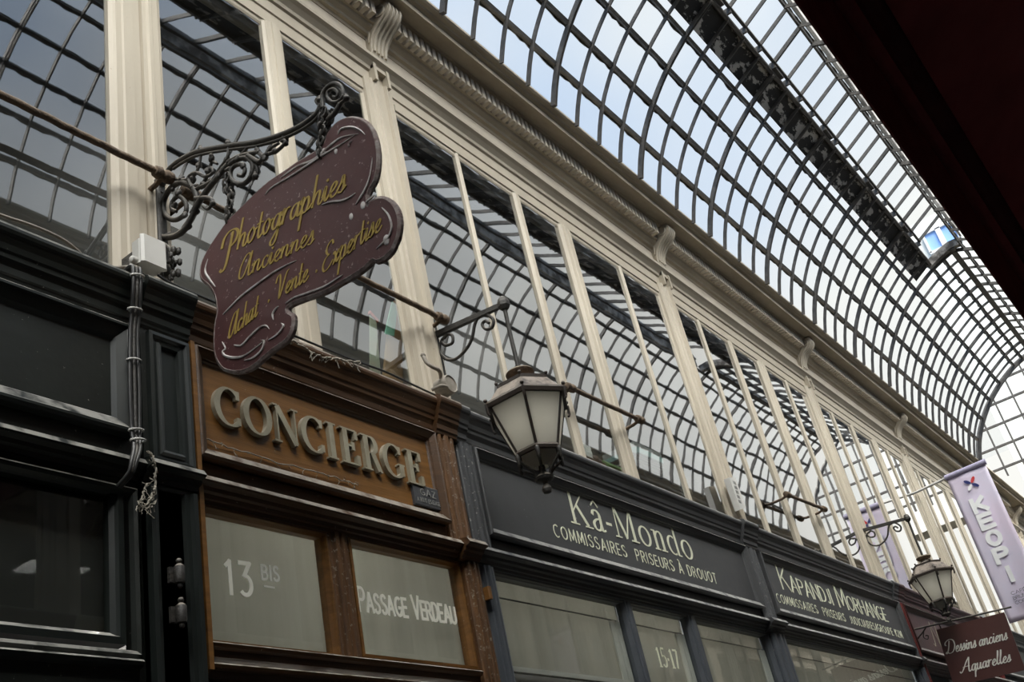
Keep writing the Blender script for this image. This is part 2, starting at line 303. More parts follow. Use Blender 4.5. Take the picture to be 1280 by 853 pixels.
# ------------------------------------------------------------------ stroke lettering
def arc(cx, cy, rx, ry, a0, a1, n=14):
    return [(cx + rx * math.cos(R_(a0 + (a1 - a0) * i / n)), cy + ry * math.sin(R_(a0 + (a1 - a0) * i / n))) for i in range(n + 1)]
def Lg(adv, *st): return (adv, st)
SANS = {
 'A': Lg(.66, ('l', [(0, 0), (.33, 1)]), ('l', [(.33, 1), (.66, 0)]), ('l', [(.12, .32), (.54, .32)])),
 'B': Lg(.52, ('l', [(0, 0), (0, 1)]), ('s', [(0, 1), (.26, 1)] + arc(.26, .76, .22, .24, 90, -90) + [(0, .52)]), ('s', [(0, .52), (.28, .52)] + arc(.28, .26, .24, .26, 90, -90) + [(0, 0)])),
 'C': Lg(.62, ('s', arc(.36, .5, .36, .5, 52, 308))),
 'D': Lg(.60, ('l', [(0, 0), (0, 1)]), ('s', [(0, 1), (.22, 1)] + arc(.22, .5, .38, .5, 90, -90, 18) + [(0, 0)])),
 'E': Lg(.46, ('l', [(0, 0), (0, 1)]), ('l', [(0, 1), (.46, 1)]), ('l', [(0, .52), (.40, .52)]), ('l', [(0, 0), (.46, 0)])),
 'F': Lg(.44, ('l', [(0, 0), (0, 1)]), ('l', [(0, 1), (.44, 1)]), ('l', [(0, .52), (.38, .52)])),
 'G': Lg(.66, ('s', arc(.36, .5, .36, .5, 52, 330)), ('l', [(.40, .44), (.67, .44)]), ('l', [(.67, .44), (.67, .08)])),
 'H': Lg(.58, ('l', [(0, 0), (0, 1)]), ('l', [(.58, 0), (.58, 1)]), ('l', [(0, .52), (.58, .52)])),
 'I': Lg(.04, ('l', [(.02, 0), (.02, 1)])),
 'J': Lg(.32, ('s', [(.3, 1), (.3, .3)] + arc(.15, .2, .15, .2, 0, -150))),
 'K': Lg(.56, ('l', [(0, 0), (0, 1)]), ('l', [(.03, .40), (.52, 1)]), ('l', [(.17, .57), (.58, 0)])),
 'M': Lg(.76, ('l', [(0, 0), (.06, 1)]), ('l', [(.06, 1), (.38, .15)]), ('l', [(.38, .15), (.70, 1)]), ('l', [(.70, 1), (.76, 0)])),
 'N': Lg(.60, ('l', [(0, 0), (0, 1)]), ('l', [(0, 1), (.60, 0)]), ('l', [(.60, 0), (.60, 1)])),
 'O': Lg(.72, ('s', arc(.36, .5, .36, .5, 90, 450, 26))),
 'P': Lg(.52, ('l', [(0, 0), (0, 1)]), ('s', [(0, 1), (.28, 1)] + arc(.28, .74, .24, .26, 90, -90) + [(0, .48)])),
 'R': Lg(.56, ('l', [(0, 0), (0, 1)]), ('s', [(0, 1), (.28, 1)] + arc(.28, .75, .24, .25, 90, -90) + [(0, .5)]), ('l', [(.26, .5), (.56, 0)])),
 'S': Lg(.54, ('c', [(.49, .82), (.42, .95), (.27, 1), (.1, .93), (.05, .76), (.12, .61), (.28, .52), (.45, .42), (.53, .25), (.46, .07), (.27, 0), (.09, .05), (.01, .2)])),
 'T': Lg(.54, ('l', [(.27, 0), (.27, 1)]), ('l', [(0, 1), (.54, 1)])),
 'U': Lg(.58, ('s', [(0, 1), (0, .3)] + arc(.29, .29, .29, .29, 180, 360) + [(.58, 1)])),
 'V': Lg(.64, ('l', [(0, 1), (.32, 0)]), ('l', [(.32, 0), (.64, 1)])),
 'Z': Lg(.56, ('l', [(.02, 1), (.54, 1)]), ('l', [(.54, 1), (0, 0)]), ('l', [(0, 0), (.56, 0)])),
 '1': Lg(.26, ('l', [(.04, .86), (.2, 1)]), ('l', [(.2, 1), (.2, 0)])),
 '2': Lg(.5, ('c', [(.02, .74), (.08, .93), (.25, 1), (.43, .92), (.47, .72), (.36, .5), (.02, 0)]), ('l', [(.02, 0), (.5, 0)])),
 '3': Lg(.50, ('l', [(.02, 1), (.46, 1)]), ('l', [(.46, 1), (.2, .6)]), ('s', [(.2, .6)] + arc(.22, .3, .26, .3, 80, -140, 16))),
 '5': Lg(.5, ('l', [(.44, 1), (.1, 1)]), ('l', [(.1, 1), (.07, .56)]), ('s', [(.07, .56)] + arc(.22, .31, .26, .31, 110, -140, 16))),
 '7': Lg(.5, ('l', [(.02, 1), (.5, 1)]), ('l', [(.5, 1), (.18, 0)])),
 '/': Lg(.3, ('l', [(0, -.05), (.3, 1.05)])),
 '.': Lg(.08, ('l', [(.04, 0), (.04, .1)])),
 ' ': Lg(.26), '·': Lg(.14, ('l', [(.07, .36), (.07, .5)])), '-': Lg(.3, ('l', [(.02, .42), (.28, .42)])),
}
SANS['À'] = Lg(.66, *SANS['A'][1], ('l', [(.16, 1.28), (.36, 1.14)]))
SANS['É'] = Lg(.46, *SANS['E'][1], ('l', [(.14, 1.12), (.34, 1.26)]))
def srf(*xs): return [('h', [(x - w, y), (x + w, y)]) for x, y, w in xs]
SERIF = {
 'C': Lg(.74, ('s', arc(.40, .5, .38, .49, 48, 312, 24)), ('k2', [(.66, .98), (.66, .74)]), ('k2', [(.66, .26), (.66, .06)])),
 'O': Lg(.80, ('s', arc(.40, .5, .37, .49, 90, 450, 30))),
 'N': Lg(.84, ('h', [(.12, 0), (.12, 1)]), ('k', [(.13, .98), (.70, .02)]), ('h', [(.72, 0), (.72, 1)]), *srf((.1, 0, .12), (.72, 1, .12), (.06, 1, .08))),
 'I': Lg(.36, ('k', [(.18, 0), (.18, 1)]), *srf((.18, 0, .17), (.18, 1, .17))),
 'E': Lg(.68, ('k', [(.2, 0), (.2, 1)]), ('h', [(.02, 1), (.62, 1)]), ('h', [(.02, 0), (.64, 0)]), ('h', [(.2, .52), (.46, .52)]), ('k2', [(.61, 1), (.61, .74)]), ('k2', [(.63, 0), (.63, .28)]), ('k2', [(.46, .64), (.46, .40)])),
 'R': Lg(.76, ('k', [(.2, 0), (.2, 1)]), ('s', [(.2, 1), (.38, 1)] + arc(.38, .76, .2, .24, 90, -90, 16) + [(.2, .52)]), ('k', [(.42, .52), (.64, .02)]), ('h', [(.64, .01), (.74, .01)]), *srf((.18, 0, .17), (.1, 1, .1))),
 'G': Lg(.80, ('s', arc(.40, .5, .38, .49, 48, 318, 24)), ('k2', [(.66, .98), (.66, .74)]), ('k', [(.68, .08), (.68, .42)]), *srf((.68, .42, .13))),
 'K': Lg(.80, ('k', [(.18, 0), (.18, 1)]), ('h', [(.22, .40), (.64, .98)]), ('k', [(.36, .58), (.68, .02)]), *srf((.18, 0, .16), (.18, 1, .16), (.64, 1, .13), (.70, 0, .14))),
 'M': Lg(1.0, ('h', [(.13, 0), (.15, 1)]), ('k', [(.17, .98), (.48, .02)]), ('h', [(.48, .02), (.80, 1)]), ('k', [(.82, 0), (.82, 1)]), *srf((.13, 0, .12), (.1, 1, .1), (.84, 1, .12), (.82, 0, .16))),
 'a': Lg(.52, ('c', [(.09, .46), (.14, .59), (.26, .62), (.35, .52), (.36, .36), (.36, .14), (.40, .02), (.50, .06)]), ('c', [(.36, .37), (.2, .33), (.08, .2), (.1, .05), (.2, .0), (.3, .05), (.36, .16)])),
 'o': Lg(.56, ('s', arc(.28, .31, .22, .31, 90, 450, 24))),
 'n': Lg(.64, ('k', [(.16, 0), (.16, .62)]), ('c', [(.16, .44), (.24, .57), (.36, .62), (.45, .55), (.47, .42), (.47, .2), (.47, 0)]), *srf((.16, 0, .12), (.47, 0, .12), (.1, .61, .07))),
 'd': Lg(.62, ('s', arc(.27, .31, .21, .31, 60, 300, 20)), ('k', [(.46, 0), (.46, 1)]), *srf((.40, 1, .08), (.52, 0, .08))),
 '1': Lg(.36, ('k', [(.2, 0), (.2, 1)]), ('h', [(.06, .84), (.2, 1)]), *srf((.2, 0, .14))),
 '5': Lg(.5, ('k2', [(.12, .98), (.42, .98)]), ('h', [(.12, .98), (.1, .55)]), ('s', [(.1, .55)] + arc(.22, .30, .22, .30, 110, -140, 16))),
 '7': Lg(.5, ('k2', [(.06, .98), (.46, .98)]), ('k', [(.46, .98), (.2, 0)])),
 '-': Lg(.26, ('k2', [(.02, .32), (.24, .32)])), '·': Lg(.26, ('k', [(.13, .36), (.13, .5)])), ' ': Lg(.2),
}
SERIF['â'] = Lg(.52, *SERIF['a'][1], ('h', [(.1, .74), (.24, .92)]), ('h', [(.24, .92), (.38, .74)]))
def sc(adv, *st): return (adv, [('c', s) for s in st])
SCRIPT = {
 'a': sc(.44, [(.30, .38), (.2, .45), (.07, .34), (.02, .14), (.1, 0), (.22, .1), (.31, .42)], [(.32, .46), (.29, .12), (.35, 0), (.46, .14)]),
 'c': sc(.35, [(.26, .36), (.21, .45), (.08, .36), (.03, .14), (.12, 0), (.24, .04), (.37, .18)]),
 'e': sc(.35, [(-.02, .12), (.14, .2), (.26, .34), (.2, .45), (.08, .34), (.04, .13), (.13, 0), (.25, .04), (.37, .16)]),
 'g': sc(.42, [(.30, .38), (.2, .45), (.07, .34), (.02, .14), (.1, 0), (.22, .1), (.31, .42)], [(.32, .46), (.29, 0), (.24, -.36), (.12, -.5), (.02, -.4), (.14, -.2), (.44, .14)]),
 'h': sc(.44, [(.10, 1.0), (.06, .5), (.03, 0)], [(.04, .14), (.14, .38), (.25, .45), (.29, .32), (.26, .08), (.33, 0), (.45, .14)]),
 'i': sc(.23, [(-.03, .14), (.09, .45), (.07, .1), (.13, 0), (.24, .14)], [(.1, .66), (.115, .60), (.1, .585)]),
 'l': sc(.24, [(.0, .2), (.12, .6), (.16, .96)], [(.14, 1.0), (.08, .5), (.05, .15), (.12, 0), (.25, .14)]),
 'n': sc(.45, [(-.03, .3), (.05, .45), (.05, .3), (.03, 0)], [(.04, .14), (.14, .38), (.25, .45), (.29, .32), (.26, .08), (.33, 0), (.46, .14)]),
 'o': sc(.38, [(.17, .45), (.06, .34), (.02, .14), (.12, 0), (.24, .1), (.29, .3), (.2, .45), (.15, .43)], [(.27, .38), (.32, .34), (.4, .38)]),
 'p': sc(.42, [(-.03, .3), (.06, .5), (.04, .1), (.0, -.5)], [(.03, .14), (.13, .38), (.24, .45), (.3, .25), (.22, .02), (.12, .0), (.05, .08)], [(.22, .02), (.33, .04), (.44, .16)]),
 'q': sc(.42, [(.30, .38), (.2, .45), (.07, .34), (.02, .14), (.1, 0), (.22, .1), (.31, .42)], [(.32, .46), (.29, .1), (.26, -.5)], [(.26, -.2), (.44, .14)]),
 'r': sc(.32, [(-.03, .3), (.06, .48), (.05, .2), (.03, 0)], [(.04, .16), (.12, .36), (.22, .46), (.29, .42)]),
 's': sc(.30, [(-.04, .1), (.1, .3), (.17, .5), (.2, .3), (.2, .1), (.12, 0), (.0, .05)], [(.16, .02), (.3, .14)]),
 't': sc(.26, [(.13, .82), (.08, .3), (.08, .08), (.14, 0), (.27, .14)], [(-.03, .47), (.1, .49), (.25, .47)]),
 'u': sc(.44, [(-.02, .3), (.06, .45), (.04, .12), (.1, 0), (.22, .12), (.30, .45)], [(.31, .45), (.28, .1), (.34, 0), (.45, .14)]),
 'x': sc(.36, [(.0, .38), (.08, .45), (.16, .25), (.24, .02), (.37, .14)], [(.32, .44), (.2, .28), (.04, .0)]),
 'P': sc(.62, [(.30, .96), (.22, .4), (.12, -.12), (-.02, -.26), (-.12, -.16)], [(-.14, .55), (-.08, .85), (.12, 1.02), (.4, 1.0), (.54, .82), (.46, .58), (.28, .48), (.2, .54)]),
 'A': sc(.72, [(.52, .72), (.44, .92), (.26, .86), (.08, .5), (.04, .15), (.16, .0), (.34, .2), (.56, .9)], [(.58, .96), (.52, .4), (.52, .06), (.6, 0), (.74, .14)]),
 'V': sc(.60, [(-.12, .7), (-.04, .92), (.1, .95), (.18, .6), (.2, .0), (.36, .35), (.52, .85), (.68, .96)]),
 'E': sc(.58, [(.50, .82), (.42, 1.0), (.22, .92), (.14, .72), (.24, .55), (.36, .52), (.12, .44), (.02, .2), (.12, 0), (.34, .02), (.58, .22)]),
 'D': sc(.86, [(.30, .92), (.22, .4), (.08, .04), (-.04, .06), (.06, .14), (.3, .0), (.62, .1), (.8, .5), (.66, .9), (.3, 1.02), (-.05, .86), (-.08, .66), (.04, .62)]),
 'Q': sc(.80, [(-.14, .12), (-.04, .0), (.14, .22), (.4, .72), (.62, 1.02)], [(.62, 1.02), (.58, .4), (.60, .05), (.68, 0), (.82, .14)], [(.1, .36), (.4, .4), (.66, .38)]),
 'N': sc(.9, [(-.1, .05), (.05, 0), (.15, .5), (.22, 1)], [(.22, 1), (.4, .5), (.55, 0)], [(.55, 0), (.62, .6), (.75, 1.05), (.95, .95)]),
 ' ': (.26, []), '.': sc(.22, [(.05, .07), (.08, .02), (.05, -.02)]), '·': sc(.26, [(.09, .3), (.12, .25), (.09, .21)]),
}
def stroke(mb, pts, wf, place, th, ext0=0.0, ext1=0.0):
    P = [Vector((p[0], p[1])) for p in pts]
    if ext0: d = (P[0] - P[1]).normalized(); P[0] = P[0] + d * ext0
    if ext1: d = (P[-1] - P[-2]).normalized(); P[-1] = P[-1] + d * ext1
    n = len(P); vs = []
    for i in range(n):
        a = P[max(0, i - 1)]; b = P[min(n - 1, i + 1)]; d = b - a
        d = d.normalized() if d.length > 1e-9 else Vector((1, 0)); nn = Vector((-d.y, d.x)); w = wf(d) / 2
        l = P[i] + nn * w; r = P[i] - nn * w
        vs += [place(l.x, l.y, th), place(r.x, r.y, th), place(r.x, r.y, 0), place(l.x, l.y, 0)]
    fs = [(0, 1, 2, 3), tuple((n - 1) * 4 + k for k in (3, 2, 1, 0))]
    for i in range(n - 1):
        for k in range(4):
            a = i * 4 + k; b = i * 4 + (k + 1) % 4
            fs.append((a, b, b + 4, a + 4))
    mb.add(vs, fs)
def write(mb, text, style, P0, P1, up, height, normal, th=0.0015, thick=0.09, thin=0.05, gap=0.14, slant=0.0, caps=0.74, each=None, words=None):
    """lettering set between two points on a plane; P0..P1 is the baseline, height the height of a capital"""
    P0 = Vector(P0); P1 = Vector(P1); up = Vector(up); normal = Vector(normal)
    font = {'sans': SANS, 'flare': SANS, 'serif': SERIF, 'script': SCRIPT}[style]
    items = []; x = 0.0
    for ch in text:
        s = 1.0
        if style in ('sans', 'flare') and ch.islower(): ch = ch.upper(); s = caps
        if ch not in font: ch = ' '
        adv, st = font[ch]; items.append((x, s, st)); x += adv * s + gap
    total = x - gap
    L = (P1 - P0).length; sxx = L / total; ux = (P1 - P0).normalized()
    def place_at(x0, s):
        def pl(u, v, t):
            uu = (x0 + u) * sxx + v * height * slant
            return P0 + ux * uu + up * (v * height) + normal * t
        return pl
    asp = sxx / height
    for li, (x0, s, st) in enumerate(items):
        if words is not None and (li == 0 or (not st and words[-1].v)): words.append(MB())
        tgt = MB() if each is not None else (words[-1] if words is not None else mb)
        for si, (kind, pts) in enumerate(st):
            def pl(u, v, t, x0=x0): return P0 + ux * (x0 * sxx + u * height + v * height * slant) + up * (v * height) + normal * t
            q = [(p[0] * s * asp, p[1] * s) for p in pts]
            if style == 'sans': wf = lambda d: thick
            elif style == 'flare': wf = lambda d: thin + (thick - thin) * abs(d.y) ** 1.5
            else: wf = lambda d: thin + (thick - thin) * abs(d.y) ** 1.4
            if kind == 'c': q = [(v.x, v.y) for v in catmull(q, 5)]
            if kind == 'k': wf = lambda d: thick
            if kind == 'k2': wf = lambda d: (thick + thin) * 0.5
            if kind == 'h': wf = lambda d: thin
            e = thick * 0.4 if (kind == 'l' and style in ('sans', 'flare')) else 0.0
            stroke(tgt, q, wf, pl, th + 0.00022 * si + 0.0011 * (li % 2), e, e)
        if each is not None and tgt.v: each.append(tgt)
    return mb
def words_of(parent, mt, text, *a, **k):
    ws = []; write(None, text, *a, words=ws, **k)
    for w in ws:
        if w.v: w.build('lettering', mt, parent)
ZUP = (0, 0, 1); OUT = (0, -1, 0)

# ------------------------------------------------------------------ the setting
YC = -1.37                                                  # middle of the passage
YO = 2 * YC                                                 # plane of the facade across the passage
def struct(o): o['kind'] = 'structure'; return o
struct(MB().box(-6, 26, YO - 1.2, 1.2, -0.12, 0.0).build('floor', M['tile']))
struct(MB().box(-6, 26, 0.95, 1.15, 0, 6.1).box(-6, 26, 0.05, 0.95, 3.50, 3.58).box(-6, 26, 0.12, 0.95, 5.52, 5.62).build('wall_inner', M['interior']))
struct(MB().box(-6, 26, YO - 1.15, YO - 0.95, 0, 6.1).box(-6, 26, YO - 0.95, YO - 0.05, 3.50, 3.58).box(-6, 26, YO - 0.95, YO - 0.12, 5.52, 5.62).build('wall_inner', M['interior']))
struct(MB().box(25.8, 26, YO - 1.2, 1.2, 0, 6.1).build('wall_back', M['whitewall']))
struct(MB().box(-6.2, -6, YO - 1.2, 1.2, 0, 7.3).build('wall_front', M['stone']))

PIL = [0.26, 3.38, 6.485, 9.30, 12.17, 15.10, 18.0, 20.9]
def upper_facade(name):
    wl = MB().ext_x([(0.10, 5.785), (0.0, 5.785), (0.0, 5.905), (0.10, 5.905)], -6, 25.8).build(name, M['stone']); struct(wl)
    arch = [(0.12, 5.535), (0.015, 5.535), (0.010, 5.545), (0.010, 5.585), (0.002, 5.59), (0.002, 5.60), (0.0, 5.655), (-0.012, 5.662), (-0.018, 5.68), (-0.040, 5.70), (-0.058, 5.712), (-0.060, 5.730), (-0.048, 5.738), (-0.036, 5.745), (-0.022, 5.765), (-0.012, 5.785), (0.12, 5.79)]
    MB().ext_x(arch, -6, 25.8).build('architrave', M['cream'], wl)
    bed = [(0.10, 5.90), (-0.004, 5.90), (-0.012, 5.915), (-0.03, 5.92), (-0.036, 5.935), (-0.058, 5.95), (-0.066, 5.965), (-0.078, 5.968), (-0.078, 6.062), (0.10, 6.062)]
    MB().ext_x(bed, -6, 25.8).build('bed_moulding', M['cornice'], wl)
    dm = MB(); x = -0.5
    while x < 17.5:
        if min(abs(x - p) for p in PIL) > 0.085: dm.box(x - 0.0145, x + 0.0145, -0.130, -0.07, 5.968, 6.058)
        x += 0.0505
    dm.build('dentil_band', M['stone'], wl)
    cor = [(0.10, 6.058), (-0.140, 6.058), (-0.148, 6.066), (-0.215, 6.070), (-0.218, 6.060), (-0.236, 6.060), (-0.238, 6.092), (-0.246, 6.096), (-0.262, 6.098), (-0.268, 6.106), (-0.288, 6.110), (-0.300, 6.118), (-0.300, 6.135), (-0.28, 6.15), (0.10, 6.19)]
    MB().ext_x(cor, -6, 25.8).build('cornice', M['cornice'], wl)
    # scrolled corbels
    pr = [(0.02, 5.780), (-0.028, 5.782), (-0.034, 5.80), (-0.036, 5.83), (-0.045, 5.865), (-0.065, 5.90), (-0.10, 5.935), (-0.138, 5.958), (-0.168, 5.985), (-0.182, 6.015), (-0.178, 6.045), (-0.162, 6.062), (0.02, 6.062)]
    cm = MB().ext_x(pr, -0.058, 0.058)
    for k in range(4):                                      # reeded front
        xx = -0.043 + k * 0.0287
        cm.tube([(xx, y - 0.002, z) for y, z in pr[2:12]], 0.010, 6)
    for sgn in (-1, 1):
        sp = [(sgn * 0.060, -0.118 + (0.052 - 0.0095 * t) * math.cos(t * 1.25 + 1.2), 6.010 + (0.050 - 0.0095 * t) * math.sin(t * 1.25 + 1.2)) for t in [i * 0.25 for i in range(19)]]
        cm.tube(sp, 0.007, 6)
        cm.tube([(sgn * 0.060, y + 0.006, z) for y, z in pr[1:9]], 0.007, 6)
        cm.tube([(sgn * 0.060, -0.03, 5.98), (sgn * 0.060, -0.032, 5.92), (sgn * 0.060, -0.022, 5.86)], 0.006, 6)
    cme = cm.mesh('corbel', M['cream'], 40)
    # pilasters between the bays
    w = 0.135
    pp = [(-w, 0.030), (-w, 0.02), (-w + 0.022, 0.015), (-w + 0.026, 0.0), (-w + 0.058, -0.002), (-w + 0.066, -0.014), (-0.052, -0.016), (-0.046, -0.026), (-0.034, -0.026), (-0.028, -0.010), (0.028, -0.010), (0.034, -0.026), (0.046, -0.026), (0.052, -0.016), (w - 0.066, -0.014), (w - 0.058, -0.002), (w - 0.026, 0.0), (w - 0.022, 0.015), (w, 0.02), (w, 0.030)]
    pm = MB().ext_z(pp, 3.52, 5.60)
    pm.box(-0.060, -0.040, -0.040, 0.02, 5.58, 5.70).box(0.040, 0.060, -0.040, 0.02, 5.58, 5.70).box(-0.06, 0.06, -0.034, 0.02, 5.665, 5.69)
    pme = pm.mesh('pilaster', M['cream'])
    for p in PIL:
        if p < 0 or p > 18.5: continue
        for nm, me in (('corbel', cme), ('pilaster', pme)):
            o = D.objects.new(nm, me); COL.objects.link(o); o.location.x = p + (0.02 if nm == 'corbel' else 0); o.parent = wl
    return wl
# mullions: centre, width, kind (0 thin bar, 1 casement stile, 2 thick post)
MUL = [[(0.80, .04, 0), (1.10, .08, 1), (1.885, .24, 3), (2.645, .125, 2)],
       [(4.02, .036, 0), (4.585, .075, 1), (5.11, .15, 2), (5.81, .036, 0)],
       [(6.99, .042, 0), (7.55, .09, 1), (8.16, .18, 2), (8.70, .045, 0)],
       [(9.83, .05, 0), (10.385, .085, 1), (11.05, .15, 2), (11.50, .05, 0)],
       [(12.58, .05, 0), (13.10, .09, 1), (13.80, .15, 2), (14.40, .05, 0)],
       [(15.7, .05, 0), (16.2, .09, 1), (16.7, .15, 2), (17.3, .05, 0)]]
def stile(mb, c, w, k, z0=3.52, z1=5.50):
    h = w / 2
    if k == 0: pr = [(-h, .075), (-h, .045), (-h * .55, .030), (-h * .3, .022), (h * .3, .022), (h * .55, .030), (h, .045), (h, .075)]
    elif k == 1: pr = [(-h, .08), (-h, .04), (-h * .7, .025), (-h * .5, .012), (h * .2, .010), (h * .25, .022), (h * .7, .022), (h, .045), (h, .08)]
    elif k == 2: pr = [(-h, .09), (-h, .04), (-h * .78, .022), (-h * .70, .006), (-h * .30, .0), (-h * .24, -.016), (h * .16, -.018), (h * .22, .002), (h * .62, .004), (h * .68, .020), (h, .04), (h, .09)]
    else: pr = [(-h, .09), (-h, .035), (-h * .86, .02), (-h * .80, .004), (-h * .60, .002), (-h * .55, -.012), (-h * .22, -.014), (-h * .18, .002), (h * .08, .004), (h * .11, .030), (h * .15, .030), (h * .19, .0), (h * .34, -.002), (h * .40, -.022), (h * .52, -.022), (h * .58, -.004), (h * .80, -.002), (h * .86, .02), (h, .035), (h, .09)]
    mb.ext_z([(c + x, 0.030 if y > .07 else .020 + (y - .06) * .42) for x, y in pr], z0, z1)
def upper_window(idx, a, b, muls, name):
    r = empty(name, kind='structure')
    hd = MB().ext_x([(0.10, 5.475), (0.020, 5.475), (0.014, 5.485), (0.012, 5.50), (0.004, 5.505), (0.002, 5.545), (0.10, 5.545)], a + .12, b - .12)
    hd.build('head_frame', M['cream'], r)
    MB().ext_x([(0.10, 3.52), (0.0, 3.52), (-0.01, 3.53), (-0.01, 3.55), (0.03, 3.565), (0.10, 3.565)], a + .12, b - .12).build('sill', M['cream'], r)
    edges = [a + .135]
    for c, w, k in muls:
        mb = MB(); stile(mb, c, w, k); mb.build('mullion', M['cream'], r); edges += [c - w / 2, c + w / 2]
    edges.append(b - .135)
    for i in range(0, len(edges), 2):
        MB().box(edges[i] - .004, edges[i + 1] + .004, .022, .026, 3.55, 5.49).build('pane', G_up, r)
    return r
wall_left = upper_facade('wall_left')
wins = [upper_window(i, PIL[i], PIL[i + 1], MUL[i], 'window_%d' % (i + 1)) for i in range(6)]
def mirrored(o, name):
    c = copy_tree(o); c.name = name; c.scale = (1, -1, 1); c.location = (0, YO, 0); return c
wall_right = mirrored(wall_left, 'wall_right')
for i, w_ in enumerate(wins): mirrored(w_, 'window_%d' % (i + 7))

# ------------------------------------------------------------------ glass roof
XE = 15.15; X0 = -3.2; XL = 11.25; XLE = 10.80                           # end of the vault, start of the vault, end of the lantern
SEC = [(-0.300, 6.095), (-0.345, 6.23), (-0.411, 6.379), (-0.490, 6.51), (-0.574, 6.624), (-0.668, 6.735), (-0.768, 6.835), (-0.870, 6.92), (-0.975, 7.00), (-1.030, 7.035), (-1.130, 7.095), (-1.235, 7.150), (-1.370, 7.202), (-1.440, 7.225), (-1.50, 7.24)]
SECF = [(v.x, v.y) for v in catmull(SEC, 2)]
mirY = lambda y: -2.44 + (-y - 0.30) * 0.783           # the far haunch of the vault is narrower
def bar_yz(mb, path, w, d, x):                              # rectangular bar following a curve in the YZ plane
    P = [Vector(p) for p in path]; vs = []
    for i in range(len(P)):
        t = (P[min(i + 1, len(P) - 1)] - P[max(i - 1, 0)]).normalized(); n = Vector((-t.y, t.x))
        if n.y > 0: n = -n
        q = P[i] + n * d
        vs += [(x - w / 2, P[i].x, P[i].y), (x + w / 2, P[i].x, P[i].y), (x + w / 3, q.x, q.y), (x - w / 3, q.x, q.y)]
    fs = [(0, 1, 2, 3), tuple((len(P) - 1) * 4 + k for k in (3, 2, 1, 0))]
    for i in range(len(P) - 1):
        for k in range(4):
            a = i * 4 + k; b = i * 4 + (k + 1) % 4; fs.append((a, b, b + 4, a + 4))
    mb.add(vs, fs)
roof = empty('ceiling', kind='structure')
def rib_mesh(full, thick):
    mb = MB(); 
    for s in (0, 1):
        n = len(SECF) if full else (23, 25)[s]
        p = SECF[:n] if not s else [(mirY(y), z) for y, z in SECF[:n]]
        if thick:
            bar_yz(mb, p, 0.010, 0.034, -0.009); bar_yz(mb, p, 0.010, 0.034, 0.009)
        else: bar_yz(mb, p, 0.015, 0.027, 0.0)
    return mb.mesh('rib', M['roof_iron'])
RM = {(f, t): rib_mesh(f, t) for f in (0, 1) for t in (0, 1)}
k = -29
while True:
    x = 4.76 + 0.2738 * k
    if x > XE - 0.05: break
    if x > X0:
        o = D.objects.new('rib', RM[(1 if x > XL else 0, 1 if k % 4 == 0 else 0)]); COL.objects.link(o); o.location.x = x; o.parent = roof
    k += 1
mb = MB()
for s in (0, 1):
    p = SECF if not s else [(mirY(y), z) for y, z in SECF]
    bar_yz(mb, p, 0.028, 0.045, XE)
mb.build('end_arch', M['roof_iron'], roof)
# purlins with crumbling putty above them
PUR = [2, 4, 6, 8, 11, 12]
rnd = random.Random(3)
for j in PUR:
    y, z = SEC[j]; ya, za = SEC[j - 1]; yb, zb = SEC[min(j + 1, len(SEC) - 1)]
    t = Vector((yb - ya, zb - za)).normalized(); n = Vector((-t.y, t.x)); n = n if n.y > 0 else -n
    for s in (0, 1):
        x_a = XL if (j == 12 and s == 0) else X0
        mb = MB()
        def q(a, b):
            yy = y + t.x * a + n.x * b; zz = z + t.y * a + n.y * b
            return (mirY(yy) if s else yy, zz)
        mb.ext_x([q(-.012, -.012), q(.012, -.012), q(.016, .016), q(-.016, .016)], x_a, XE)
        pu = mb.build('purlin', M['roof_iron'], roof)
        cr = MB(); x = x_a; up_, dn_ = [], []
        N_ = int((XE - x_a) / 0.05); vs = []
        for i in range(N_ + 1):
            xx = x_a + (XE - x_a) * i / N_
            a = -0.018 - rnd.random() * 0.014; b = 0.016 + rnd.random() * 0.006
            for (aa, bb) in ((a, .016), (b, .016), (b, .022), (a, .022)):
                yy, zz = q(aa, bb); vs.append((xx, yy, zz))
        fs = []
        for i in range(N_):
            for c4 in range(4):
                a = i * 4 + c4; b = i * 4 + (c4 + 1) % 4; fs.append((a, b, b + 4, a + 4))
        cr.add(vs, fs).build('putty', M['roof_crust'], pu)
# glazing rows, one between each pair of purlins
ROWS = [(0, 2), (2, 4), (4, 6), (6, 8), (8, 9)]
def sheet(i0, i1, xa, xb, mt, nm, off=0.02, par=roof, sides=(0, 1)):
    for s in sides:
        pts = SECF[i0 * 2:i1 * 2 + 1]; mb = MB(); vs = []
        for y, z in pts:
            zz = z + off
            yy = y + off * 0.4
            yy = mirY(yy) if s else yy
            vs += [(xa, yy, zz), (xb, yy, zz)]
        mb.add(vs, [(2 * i, 2 * i + 1, 2 * i + 3, 2 * i + 2) for i in range(len(pts) - 1)]).build(nm, mt, par)
for a, b in ROWS: sheet(a, b, X0, XE, G_roof, 'glazing')
sheet(9, 11, XL, XE, G_roof, 'glazing', sides=(0,)); sheet(11, 12, XL, XE, G_roof, 'glazing', sides=(0,))
sheet(9, 11, X0, XE, G_roof, 'glazing', sides=(1,)); sheet(11, 12, X0, XE, G_roof, 'glazing', sides=(1,)); sheet(12, 14, XL, XE, G_roof, 'glazing')
